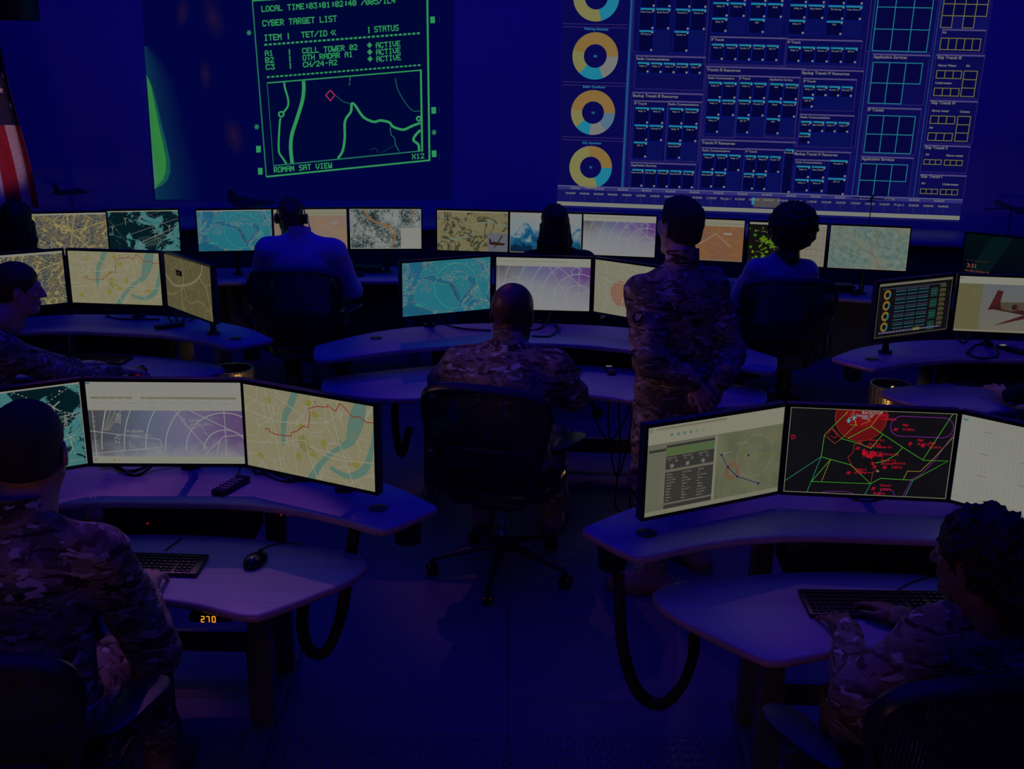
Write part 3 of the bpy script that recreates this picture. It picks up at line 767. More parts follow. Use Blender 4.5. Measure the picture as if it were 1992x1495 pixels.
def T_webmap(n):
    v = coords(n, (1, 1, 1), 'UV'); t = noise_tex(n, v, 3.5, 5, .6, .5)
    base = ramp(n, t.outputs[0], [(.35, em((34, 46, 70))), (.52, em((70, 70, 68))), (.72, em((106, 86, 52)))])
    l1 = lines(n, v, 10, .06); l2 = lines(n, v, 24, .07); l3 = band(n, v, 2.2, .49, .51, 2, 1.2)
    base = mix(n, mth(n, 'MULTIPLY', l2, .7), base, em((116, 112, 90))); base = mix(n, l1, base, em((126, 118, 84))); return mix(n, l3, base, em((134, 124, 80)))
def T_teal(n):
    v = coords(n, (1, 1, 1), 'UV'); a = noise_tex(n, v, 1.5, 2, .5, .3).outputs[0]
    sea = ramp(n, a, [(.3, em((24, 80, 104))), (.7, em((32, 98, 124)))])
    land = noise_tex(n, v, 2.1, 5, .6, .6).outputs[0]
    c = mix(n, ramp(n, land, [(.50, (0, 0, 0)), (.52, (1, 1, 1))]), sea, em((34, 106, 118)))
    sp = noise_tex(n, v, 38, 4, .7, .5).outputs[0]; coast = ramp(n, land, [(.47, (0, 0, 0)), (.515, (1, 1, 1)), (.58, (0, 0, 0))])
    f = mth(n, 'MULTIPLY', coast, mth(n, 'GREATER_THAN', sp, .52)); return mix(n, f, c, em((122, 118, 110)))
def T_roads(n):
    v = coords(n, (1, 1, 1), 'UV'); c = em((80, 74, 50)); w = em((106, 100, 72))
    col = mix(n, grid_lines(n, v, .5, 22, 18, .10), c, em((90, 84, 60))); col = mix(n, lines(n, v, 3.2, .02), col, w); return mix(n, lines(n, v, 8.5, .035), col, em((98, 92, 66)))
def T_radar(n):
    v = coords(n, (1, 1, 1), 'UV'); sp = n.nodes.new('ShaderNodeSeparateXYZ'); n.links.new(v, sp.inputs[0]); t = noise_tex(n, v, 2.2, 4, .6, .6).outputs[0]
    gx = mth(n, 'DIVIDE', sp.outputs[0], 1.78); c = ramp(n, mth(n, 'ADD', gx, mth(n, 'MULTIPLY', mth(n, 'SUBTRACT', t, .5), .35)), [(0, em((62, 62, 62))), (.35, em((84, 92, 112))), (.6, em((100, 96, 122))), (.95, em((88, 68, 106)))])
    wh = ramp(n, mth(n, 'ADD', mth(n, 'MULTIPLY', sp.outputs[1], -1.5), mth(n, 'MULTIPLY', t, .9)), [(0, (0, 0, 0)), (.35, (.85, .85, .85))]); return mix(n, wh, c, em((124, 124, 128)))
def T_radar2(n):
    v = coords(n, (1, 1, 1), 'UV'); sp = n.nodes.new('ShaderNodeSeparateXYZ'); n.links.new(v, sp.inputs[0]); t = noise_tex(n, v, 2.2, 4, .6, .6).outputs[0]
    gx = mth(n, 'DIVIDE', sp.outputs[0], 1.78); c = ramp(n, mth(n, 'ADD', gx, mth(n, 'MULTIPLY', mth(n, 'SUBTRACT', t, .5), .3)), [(0, em((60, 62, 64))), (.3, em((84, 92, 116))), (.6, em((94, 88, 124))), (.95, em((86, 54, 112)))])
    q = mth(n, 'ADD', mth(n, 'ADD', sp.outputs[1], mth(n, 'MULTIPLY', gx, .22)), mth(n, 'MULTIPLY', mth(n, 'SUBTRACT', t, .5), .35)); wh = ramp(n, q, [(.25, (1, 1, 1)), (.55, (.75, .75, .75)), (.88, (0, 0, 0))]); return mix(n, wh, c, em((124, 125, 128)))
def T_sat(n):
    v = coords(n, (1, 1, 1), 'UV'); t = noise_tex(n, v, 7, 7, .7, .8).outputs[0]
    c = ramp(n, t, [(.3, em((92, 86, 56))), (.5, em((112, 106, 78))), (.7, em((88, 88, 60)))])
    r = band(n, v, 2.3, .425, .462, 6, .7); return mix(n, r, c, em((58, 60, 44)))
def T_ice(n):
    v = coords(n, (1, 1, 1), 'UV'); t = noise_tex(n, v, 2.4, 6, .6, .5).outputs[0]; sp = n.nodes.new('ShaderNodeSeparateXYZ'); n.links.new(v, sp.inputs[0])
    a = mth(n, 'ADD', t, mth(n, 'MULTIPLY', mth(n, 'SUBTRACT', sp.outputs[1], .5), .45)); return ramp(n, a, [(.30, em((8, 34, 58))), (.42, em((22, 84, 118))), (.5, em((110, 124, 128))), (.7, em((122, 124, 122)))])
def T_blackwhite(n):
    v = coords(n, (1, 1, 1), 'UV', ); t = mth(n, 'ADD', noise_tex(n, v, 13, 6, .8, 1.6).outputs[0], mth(n, 'MULTIPLY', mth(n, 'SUBTRACT', noise_tex(n, v, 2, 2).outputs[0], .5), .5)); return ramp(n, t, [(.38, em((8, 16, 20))), (.47, em((74, 88, 88))), (.55, em((122, 128, 124)))])
def T_terrain(n):
    v = coords(n, (1, 1, 1), 'UV'); t = noise_tex(n, v, 8, 8, .8, .5).outputs[0]; a = noise_tex(n, v, 1.4, 2).outputs[0]
    c = ramp(n, t, [(.3, em((56, 80, 80))), (.5, em((88, 108, 102))), (.68, em((122, 124, 114)))]); return mix(n, ramp(n, a, [(.45, (0, 0, 0)), (.7, (.6, .6, .6))]), c, em((118, 112, 92)))
def T_sea(n):
    v = coords(n, (1, 1, 1), 'UV'); t = noise_tex(n, v, 2.0, 6, .62, 1.0).outputs[0]; return ramp(n, t, [(.505, em((5, 26, 32))), (.52, em((54, 106, 108))), (.8, em((80, 122, 118)))])
def T_orange(n):
    v = coords(n, (1, 1, 1), 'UV'); t = noise_tex(n, v, 1.3, 2).outputs[0]; c = ramp(n, t, [(.3, em((120, 82, 50))), (.7, em((108, 76, 60)))]); return mix(n, mth(n, 'MULTIPLY', lines(n, v, 5, .03), .5), c, em((128, 110, 84)))
def T_peach(n):
    v = coords(n, (1, 1, 1), 'UV'); t = noise_tex(n, v, 1.3, 2).outputs[0]; return ramp(n, t, [(.3, em((128, 106, 78))), (.7, em((116, 98, 100)))])
def T_palecity(n):
    v = coords(n, (1, 1, 1), 'UV'); c = em((116, 114, 96)); w = em((128, 127, 114)); col = mix(n, grid_lines(n, v, .2, 20, 24, .1), c, em((122, 120, 104))); return mix(n, lines(n, v, 9, .05), col, w)
def T_topo(n):
    v = coords(n, (1, 1, 1), 'UV'); t = noise_tex(n, v, 2.5, 5).outputs[0]; c = ramp(n, t, [(.35, em((80, 86, 66))), (.6, em((96, 98, 76)))]); return mix(n, mth(n, 'MULTIPLY', lines(n, v, 12, .03), .4), c, em((104, 84, 66)))
def T_hazesky(n):
    v = coords(n, (1, 1, 1), 'UV'); sp = n.nodes.new('ShaderNodeSeparateXYZ'); n.links.new(v, sp.inputs[0]); return ramp(n, sp.outputs[1], [(0, em((98, 94, 82))), (.9, em((86, 90, 94)))])
def T_desktop(n):
    v = coords(n, (1, 1, 1), 'UV'); sp = n.nodes.new('ShaderNodeSeparateXYZ'); n.links.new(v, sp.inputs[0]); return ramp(n, sp.outputs[1], [(0, em((3, 3, 18))), (1, em((2, 14, 18)))])
for k_, f_ in list(globals().items()):
    if k_.startswith('T_'): M[k_] = emis('display_'+k_[2:], f_)
M['dispwhite'] = emis('display_white', lambda n: ramp(n, noise_tex(n, coords(n, (1, 1, 1), 'UV'), 2).outputs[0], [(.3, em((124, 124, 116))), (.7, em((128, 128, 120)))]))
M['dispblack'] = emis('display_black', lambda n: ramp(n, noise_tex(n, coords(n, (1, 1, 1), 'UV'), 2).outputs[0], [(.3, em((14, 13, 18))), (.7, em((17, 15, 20)))]))
# ------------------------------------------------------------------ monitor contents (1.78 wide, 1 high)
WH = (128, 128, 120)
def s_radar(g, top, full=False):
    cx, cy = 1.57, (.24 if full else .16); 
    for r in (.26, .47, .71, .94, 1.19, 1.45): g.ring(cx, cy, r-.006, r+.006, (128, 132, 134), 2, 0, 180 if not full else 360, 40)
    for P in ([(0, .40), (.80, .30), (.82, .20), (0, .12)], [(1.0, top), (1.36, cy)], [(1.18, top), (1.78, .34)], [(1.57, 0), (1.57, top)], [(.05, 0), (.05, top)], [(1.3, .1), (1.55, .34), (1.78, .36)], [(1.45, .1), (1.5, .3)]): g.line(P, .009, (128, 130, 130), 3)
    for i in range(9): g.line([(.05, .1+i*.06), (.075, .1+i*.06)], .006, (128, 128, 126), 3)
    r = random.Random(4)
    for x0, y0 in ((.45, .28), (1.1, .5), (1.2, .15)):
        P = [(x0, y0)]
        for i in range(14): P.append((P[-1][0]+r.uniform(-.02, .05), P[-1][1]+r.uniform(-.05, .045)))
        g.line(P, .007, (120, 120, 128), 2)
    for i in range(4): g.line([(.2+.06*i, top), (.05+.02*i+.1, top-.25)], .02, (100, 98, 92), 1)
    if not full:
        g.text('288', .36, top-.17, .085, (120, 120, 116), 4, 1.4); g.text('276', .33, .24, .085, (116, 116, 114), 4, 1.4)
        g.text('OEU448', .47, .385, .042, WH, 4); g.text('315.5 kts 9862 ft', .47, .34, .036, (120, 120, 118), 4)
        g.text('IUO901', 1.16, .52, .042, WH, 4); g.text('305.2 kts 10000 ft', 1.16, .475, .036, (120, 120, 118), 4)
        g.poly([(.44, .385), (.455, .40), (.44, .415), (.425, .40)], WH, 4); g.frame(1.07, .515, .04, .04, .006, WH, 4)
    else:
        g.line([(1.42, .95-.18), (1.5, .84), (1.62, .80), (1.58, .70), (1.44, .70), (1.42, .77)], .008, (110, 150, 140), 3); g.frame(.26, .42, .28, .11, .007, (124, 126, 124), 3)
        g.text('315.5 kts', .3, .62, .04, WH, 4); g.text('305.2 kts', 1.0, .70, .04, WH, 4)
    g.rect(0, top, 1.78, 1-top, WH, 5); g.rect(0, 0, 1.78, .085 if not full else .02, (126, 126, 114), 5)
    if not full:
        g.rect(.04, .795, .48, .026, (104, 102, 82), 6); g.rect(.62, .795, 1.1, .026, (104, 102, 82), 6); g.rect(.0, .972, .05, .02, (60, 90, 110), 6)
        for x, t in ((.13, 'Home'), (.23, 'Tools'), (.31, 'Reports'), (.41, 'Layers'), (.66, 'Display'), (.77, 'Map'), (.86, 'Overlays'), (1.0, 'Route')): g.text(t, x, .80, .018, (128, 128, 118), 7)
        for i in range(8):
            g.rect(.05+i*.21, .74, .13, .006, (112, 112, 104), 6); g.rect(.09+i*.21, .70, .05, .005, (114, 114, 106), 6)
        g.rect(.0, .03, 1.78, .002, (100, 100, 90), 6); g.rect(.24, .035, .025, .02, (130, 110, 20), 6); g.rect(.02, .04, .03, .018, (80, 110, 100), 6)
    else: g.rect(.05, .93, .35, .012, (112, 112, 90), 6); g.rect(.45, .93, .9, .012, (112, 112, 90), 6)
def river(g, P, W, col, L=1):
    P = spline([(*p, w) for p, w in zip(P, W)], 5)
    for a, b in zip(P, P[1:]):
        g.line([(a[0], a[1]), (b[0], b[1])], (a[2]+b[2])/2, col, L)
        g.ring(a[0], a[1], 0, a[2]/2, col, L, n=10)
def s_city(g):
    tc = (84, 112, 100)
    river(g, [(.74, 1.02), (.66, .84), (.58, .70), (.55, .55), (.53, .34)], [.09, .085, .08, .07, .05], tc)
    river(g, [(1.62, 1.02), (1.56, .82), (1.50, .64), (1.44, .52), (1.26, .40), (1.05, .20), (.90, -.02)], [.14, .20, .16, .10, .055, .07, .10], tc)
    river(g, [(1.80, .78), (1.74, .48), (1.64, .24), (1.42, .12), (1.18, .18)], [.05, .06, .10, .07, .05], tc)
    r = random.Random(2)
    for x, y in ((1.0, .78), (.92, .9), (.8, .6), (.75, .24), (1.53, .28), (1.5, .6), (.95, .3), (1.1, .46), (.2, .15), (.35, .85)):
        q = [(x+r.uniform(.03, .06)*math.cos(a), y+r.uniform(.03, .07)*math.sin(a)) for a in (0, 1.3, 2.5, 3.6, 5)]; g.poly(q, (118, 114, 56), 1)
    w = (136, 133, 114)
    for P in ([(0, .7), (.5, .62), (1.2, .72)], [(0, .3), (.5, .36), (.8, .44), (1.2, .3), (1.78, .34)], [(.3, 1), (.42, .5), (.5, 0)], [(1.0, 1), (.85, .5), (1.0, 0)], [(1.2, .9), (1.35, .4), (1.5, 0)], [(.45, .92), (.8, .75)], [(.9, .38), (1.45, .34)]): g.line(spline([(*p,) for p in P], 6), .011, w, 2)
    rt = [(.28, .48), (.31, .51), (.345, .505), (.34, .475), (.42, .455), (.53, .455), (.66, .47), (.66, .51), (.74, .545), (.83, .62), (.90, .61), (.93, .80), (.915, .84), (1.03, .885), (1.17, .895), (1.17, .92), (1.28, .865), (1.34, .965), (1.40, .93), (1.50, .835), (1.60, .85), (1.68, .80), (1.78, .81)]
    g.line(rt, .010, (128, 32, 26), 4)
    for x, y in ((.78, .36), (1.0, .93), (1.45, .27)): g.line([(x-.012, y-.012), (x+.012, y+.012)], .005, (120, 50, 30), 4); g.line([(x-.012, y+.012), (x+.012, y-.012)], .005, (120, 50, 30), 4)
    g.ring(1.33, .52, .009, .014, (90, 80, 40), 4)
def s_sea(g, detail=True):
    w = (124, 128, 122)
    for P in ([(0, 1.02), (.7, .0)], [(.45, 1.1), (1.5, .35)], [(0, .55), (1.78, 1.1)], [(.9, 1.05), (1.78, .45)]): g.line(P, .006, w, 2, .02)
    g.line([(.6, .42), (1.78, .80)], .007, w, 3); g.line([(.8, .2), (1.78, .62)], .012, w, 3); g.line([(.7, .12), (1.7, .47)], .006, w, 3)
    for cx, cy, R in ((1.05, .25, .3), (1.38, .35, .2), (1.1, .1, .4)):
        for k in (.5, .75, 1): g.ring(cx, cy, R*k-.003, R*k+.003, (112, 132, 126), 2, n=30, ay=.4)
    for x, y in ((.55, .75), (.9, .78), (1.55, .55), (.24, .55), (1.2, .45)):
        g.line([(x, y-.1), (x, y+.06)], .008, w, 4); 
        for a in (.5, 2.6, 4.5): g.line([(x, y+.06), (x+.05*math.cos(a), y+.06+.05*math.sin(a))], .012, w, 4)
    for x, y in ((.14, .86), (.6, .9), (1.3, .86), (1.66, .9), (.12, .15), (1.22, .62), (1.5, .78)): g.ring(x, y, 0, .010, w, 3, n=8)
    g.rect(0, .975, 1.78, .025, (126, 126, 116), 5)
def s_sea2(g):      # large northern sea plan on the front left monitor
    w = (124, 128, 122)
    for P in ([(1.0, 1.02), (1.78, .55)], [(.55, 1.02), (1.0, .7)], [(1.1, .62), (1.78, 1.02)], [(1.0, .05), (1.78, .35)], [(1.15, .3), (1.78, .12)]): g.line(P, .008, w, 2, .022)
    g.line([(1.1, .5), (1.78, .66)], .008, w, 3); g.line([(1.1, .44), (1.78, .62)], .005, w, 3); g.line([(0, .10), (1.78, .06)], .006, w, 3)
    for cx, cy, R in ((1.55, .5, .24), (1.35, .3, .16)):
        for k in (.35, .6, .85, 1.1): g.ring(cx, cy, R*k-.003, R*k+.003, (100, 130, 122), 2, n=30, ay=.6)
    g.line([(1.5, .42), (1.48, .75)], .012, w, 4); g.line([(1.42, .70), (1.55, .80)], .014, w, 4); g.line([(1.43, .79), (1.54, .68)], .010, w, 4); g.ring(1.5, .42, 0, .022, w, 4)
    g.line([(1.64, .18), (1.62, .36)], .010, w, 4); g.line([(1.55, .33), (1.69, .38)], .010, w, 4); g.line([(1.58, .40), (1.67, .31)], .008, w, 4)
    g.text('XS009Y', 1.60, .46, .055, w, 4, 1.45)
    for x, y in ((1.56, .92), (1.2, .84), (.4, .9), (.8, .7)): g.ring(x, y, 0, .012, w, 3, n=8)
    g.rect(0, .98, 1.78, .02, (126, 126, 116), 5); g.rect(1.768, 0, .012, 1, (110, 112, 104), 5)
def s_teal(g, top=False):
    r = random.Random(11)
    g.ring(1.07, .50, .425, .436, (44, 140, 124), 3, n=48); g.text('1865.13', .22, .17, .075, (44, 134, 122), 4)
    g.poly([(.98, .58), (1.1, .42), (1.16, .22), (1.12, .2), (1.02, .38), (.94, .52)], (24, 78, 96), 2)
    # continent outline filled in lighter teal with warm dotted coasts
    lands = [[(.35, .62), (.48, .66), (.62, .60), (.85, .56), (.98, .50), (1.02, .34), (1.12, .16), (1.0, .04), (.7, .05), (.45, .12), (.24, .30), (.26, .50)],
             [(.36, .72), (.42, .86), (.55, .92), (.7, 1.0), (1.4, 1.0), (1.6, .72), (1.35, .66), (1.22, .76), (1.0, .72), (.85, .74), (.72, .66), (.62, .74), (.5, .72)],
             [(1.0, .62), (1.2, .66), (1.38, .48), (1.24, .32), (1.15, .24), (1.04, .5)], [(1.5, .62), (1.7, .60), (1.74, .4), (1.64, .18), (1.56, .4)]]
    for q in lands:
        sp = [tuple(p) for p in spline(q, 4, True)]; g.blob(sp, (34, 104, 118), 1)
        for i in range(0, len(sp)):
            a, b = sp[i], sp[(i+1) % len(sp)]
            g.line([a, ((a[0]+b[0])/2+r.uniform(-.02, .02), (a[1]+b[1])/2+r.uniform(-.02, .02)), b], .0045, (112, 112, 108), 2)
    for i in range(330):
        a = r.random(); x = .38+1.3*a; y = .74+.2*r.random() if i % 2 else .40+.3*r.random()
        if i % 2 == 0: x = 1.0+.6*a if i % 4 else .36+.25*a
        g.ring(x, y, 0, r.uniform(.004, .009), (124, 112, 108), 2, n=5)
    if top: g.rect(0, .975, 1.78, .025, (126, 126, 118), 5)
def s_web(g):
    for P in ([(.9, 1), (.95, .6), (1.3, .2), (1.5, 0)], [(.95, .55), (1.78, .8)], [(1.1, 1), (1.0, .6), (.9, 0)]): g.line(spline(P, 6), .02, (134, 124, 78), 2)
    g.rect(0, .96, 1.78, .04, (126, 126, 118), 5)
def s_roads(g):
    w = (110, 106, 76)
    for P, k in (([(0, .62), (.3, .45), (.7, .5), (1.1, .62), (1.4, .8), (1.5, 1)], .045), ([(1.35, .75), (1.6, .55), (1.7, .2), (1.78, 0)], .025), ([(.65, 1), (.72, .6), (.6, .3), (.68, 0)], .025), ([(.7, .5), (.9, .2), (1.3, .3), (1.78, .1)], .016), ([(0, .25), (.4, .3), (.7, .5)], .016)): g.line(spline(P, 6), k, w, 2)
    g.rect(.44, .66, .24, .10, (12, 11, 10), 3); g.text('ROUTE', .47, .69, .04, (70, 66, 50), 4)
def s_pale(g):
    g.ring(.60, .42, 0, .24, (122, 88, 74), 1, n=40)
    for i in range(6): g.line([(.40+i*.08, .24), (.42+i*.08, .60)], .006, (126, 108, 94), 2); g.line([(.40, .26+i*.07), (.80, .28+i*.07)], .006, (126, 108, 94), 2)
    for P in ([(.2, 0), (.3, .6), (.2, 1)], [(0, .7), (.6, .62), (1.78, .8)], [(.6, 0), (.7, .5), (1.2, 1)]): g.line(spline(P, 6), .012, (128, 127, 116), 2)
def s_orange(g, peach=False):
    w = (124, 122, 114)
    if peach: g.line([(1.0, .4), (1.22, .62), (1.58, .36)], .014, (118, 116, 120), 3); g.rect(1.38, .64, .18, .05, (118, 116, 120), 3)
    else: g.line([(.25, .80), (.45, .72), (.42, .6), (.75, .40), (1.12, .66), (1.5, .34)], .018, w, 3); g.rect(1.3, .64, .2, .05, w, 3)
    g.rect(0, .84, 1.78, .16, (120, 118, 100), 4); g.rect(0, .90, 1.78, .01, (98, 94, 78), 5); g.rect(0, 0, 1.78, .02, (100, 100, 90), 5)
def s_bw(g):
    o = (124, 88, 56)
    for P, k in (([(.35, 1), (.55, .72), (.95, .58), (1.12, .45), (1.1, .2), (1.0, 0)], .045), ([(.85, .6), (1.0, .42), (1.08, .3)], .03), ([(1.62, 1), (1.5, .6)], .03)): g.line(spline(P, 6), k, o, 2)
    g.rect(1.27, 0, .51, .53, (128, 128, 122), 4); g.frame(0, 0, 1.78, 1, .015, (120, 120, 112), 5)
def s_satroute(g):
    g.line([(.28, .26), (.5, .29), (.7, .36), (.88, .42), (.93, .66), (1.1, .72), (1.25, .72), (1.36, .78), (1.5, .68), (1.74, .64)], .014, (96, 128, 130), 3)
    g.text('0.5 mi', .06, .8, .07, (104, 124, 122), 3); g.rect(1.27, 0, .51, .46, (86, 88, 98), 4)
    d = (44, 24, 22); g.poly([(1.33, .17), (1.68, .16), (1.72, .21), (1.40, .25)], d, 5); g.poly([(1.38, .02), (1.62, .40), (1.66, .41), (1.50, .16)], d, 5); g.poly([(1.32, .18), (1.31, .32), (1.35, .32), (1.38, .2)], d, 5)
    g.rect(0, .96, 1.78, .04, (118, 116, 98), 5)
def s_ice(g):
    g.rect(0, 0, 1.78, .02, (110, 90, 80), 5); g.frame(0, 0, 1.78, 1, .012, (110, 106, 98), 5)
def s_radarsplit(g):
    r = random.Random(3); g.rect(.0, 0, 1.02, .96, (16, 16, 14), 1)
    for cx, cy, n in ((.5, .5, 46), (.25, .12, 16), (.16, .86, 8)):
        for i in range(n):
            x, y = cx+r.gauss(0, .16), cy+r.gauss(0, .09); a = r.uniform(.02, .05)
            q = [(x+a*math.cos(t)*r.uniform(.6, 1.2), y+a*math.sin(t)*r.uniform(.5, 1)) for t in (0, 1, 2, 3.1, 4.2, 5.2)]; g.poly(q, (72+r.randint(-18, 26), 112, 20), 2+i % 2)
    for R in (.3, .55, .8): 
        for k in range(12): g.ring(.2, .0, R-.006, R+.006, (110, 116, 100), 4, k*8, k*8+4, 2)
    g.rect(1.02, 0, .76, 1, (116, 112, 98), 1)
    for i in range(6): g.line([(1.02, .12+i*.15), (1.78, .10+i*.15)], .006, (92, 82, 66), 2); g.line([(1.1+i*.12, .0), (1.12+i*.12, .96)], .005, (92, 82, 66), 2)
    for i in range(3): g.ring(1.35+i*.1, .42, .022, .028, (80, 76, 66), 3)
    g.rect(0, .95, 1.78, .05, (122, 120, 108), 5)
def s_terrain(g):
    g.line(spline([(.98, .98), (1.08, .7), (.98, .5), (1.05, .3), (1.2, .0)], 6), .03, (112, 96, 76), 2); g.frame(0, 0, 1.78, 1, .01, (122, 120, 104), 5)
def s_desktop(g):
    g.poly([(.1, .0), (.55, .98), (1.0, .98), (.52, .0)], (5, 20, 24), 1); g.text('3:31', .10, .24, .13, (118, 66, 48), 3); g.text('Monday, October 14', .08, .15, .06, (104, 50, 40), 3); g.rect(.08, .40, .5, .006, (90, 40, 36), 3)
def s_calendar(g):
    g.rect(0, .93, 1.78, .07, (124, 124, 116), 1); g.rect(.02, .94, .05, .02, (60, 110, 112), 2)
    for bx in range(4):
        for by in range(3):
            x0, y0 = .12+bx*.42, .68-by*.25; g.rect(x0+.12, y0+.17, .10, .010, (104, 104, 96), 2)
            for i in range(7):
                for j in range(6): g.rect(x0+i*.048, y0+.13-j*.03, .010, .007, (104, 106, 98) if (i+j) % 5 else (116, 112, 92), 2)
    g.rect(0, .055, 1.78, .003, (104, 104, 92), 2); g.line([(.3, .08), (1.5, .06)], .003, (116, 80, 70), 2)
def s_table(g):
    c = (124, 122, 106); dk = (50, 48, 44)
    g.rect(0, .80, 1.78, .20, c, 2); g.rect(.1, .955, .9, .025, (106, 102, 84), 3); g.rect(0, .80, 1.78, .004, (80, 78, 66), 3)
    for i in range(6): g.rect(.28+i*.08, .87, .035, .032, (70, 108, 96) if i < 4 else (110, 110, 98), 3)
    g.ring(.04, .965, 0, .03, (110, 108, 92), 3); g.rect(0, 0, 1.78, .05, (112, 110, 94), 3); g.ring(.26, .028, 0, .012, (126, 106, 30), 4)
    g.rect(0, .05, .88, .75, (92, 92, 78), 2); g.rect(.02, .715, .22, .03, dk, 3); g.rect(.24, .745, .62, .03, dk, 3)
    g.rect(.24, .655, .62, .085, (74, 92, 58), 3); g.rect(.24, .50, .62, .15, dk, 3); g.rect(.24, .12, .62, .35, dk, 3); g.rect(.24, .055, .62, .045, dk, 3)
    g.rect(.86, .05, .035, .75, (112, 112, 98), 3)
    for i in range(10): g.rect(.24, .145+i*.032, .62, .002, (72, 70, 62), 4)
    r = random.Random(9)
    for i in range(10):
        g.text('speed course turn'.split()[i % 3], .23, .14+i*.033, .020, (112, 110, 92), 4, align=1)
        for k in range(3): g.text(r.choice(['N 32 20 53', 'W 117 28 53', '180 kts', '0.0', '350.24 ft', '90.00', '4.00 kts', '0.01']), .26+k*.2, .14+i*.033, .022, (116, 114, 102), 5)
    for k in range(3):
        x = .32+k*.2; g.text('FLIGHT_PATH', .25+k*.2, .62, .020, (116, 114, 102), 5); g.text('TCP', .27+k*.2, .592, .018, (116, 114, 102), 5); g.frame(.36+k*.2, .575, .026, .026, .004, (118, 118, 108), 5)
        for a in (.3, 1.35, 2.4): g.line([(x-.03*math.cos(a), .535-.03*math.sin(a)), (x+.03*math.cos(a), .535+.03*math.sin(a))], .007, (120, 122, 130), 5)
    y = (108, 106, 40); b = (16, 18, 84)
    g.line([(1.16, .66), (1.26, .52), (1.36, .50), (1.60, .49), (1.76, .42)], .006, y, 4); g.line([(.96, .56), (1.06, .40), (1.20, .27), (1.50, .14)], .008, b, 4)
    for x_, y_ in ((.96, .56), (1.06, .40), (1.20, .27), (1.50, .14), (1.33, .50)): g.ring(x_, y_, 0, .014, b, 5, n=8)
    g.ring(1.42, .48, .24, .244, (118, 118, 100), 4, n=40); g.ring(1.35, .2, .4, .403, (112, 112, 92), 4, 60, 220, 30); g.ring(1.12, .35, .05, .11, (100, 80, 62), 3, n=14); g.text('FlightPath 1', 1.17, .65, .03, (112, 112, 96), 5); g.text('FlightPath 2', .98, .57, .03, (112, 112, 96), 5)
    r2 = random.Random(5)
    for i in range(46): x_, y_ = .93+.8*r2.random(), .1+.65*r2.random(); g.rect(x_, y_, r2.uniform(.02, .05), .004, (84, 82, 62), 4)
def jet2d(g, x, y, s, rot, col, L=5):
    P = [(0, 1), (.12, .5), (.15, .2), (.75, -.15), (.75, -.35), (.15, -.25), (.13, -.6), (.4, -.85), (.4, -.98), (0, -.85)]; P = P+[(-a, b) for a, b in P[::-1][1:-1]]
    c, n = math.cos(rot), math.sin(rot); P = [(x+s*(a*c-b*n), y+s*(a*n+b*c)) for a, b in P]
    for a, b in zip(P, P[1:]+P[:1]): g.poly([(x, y), a, b], col, L)
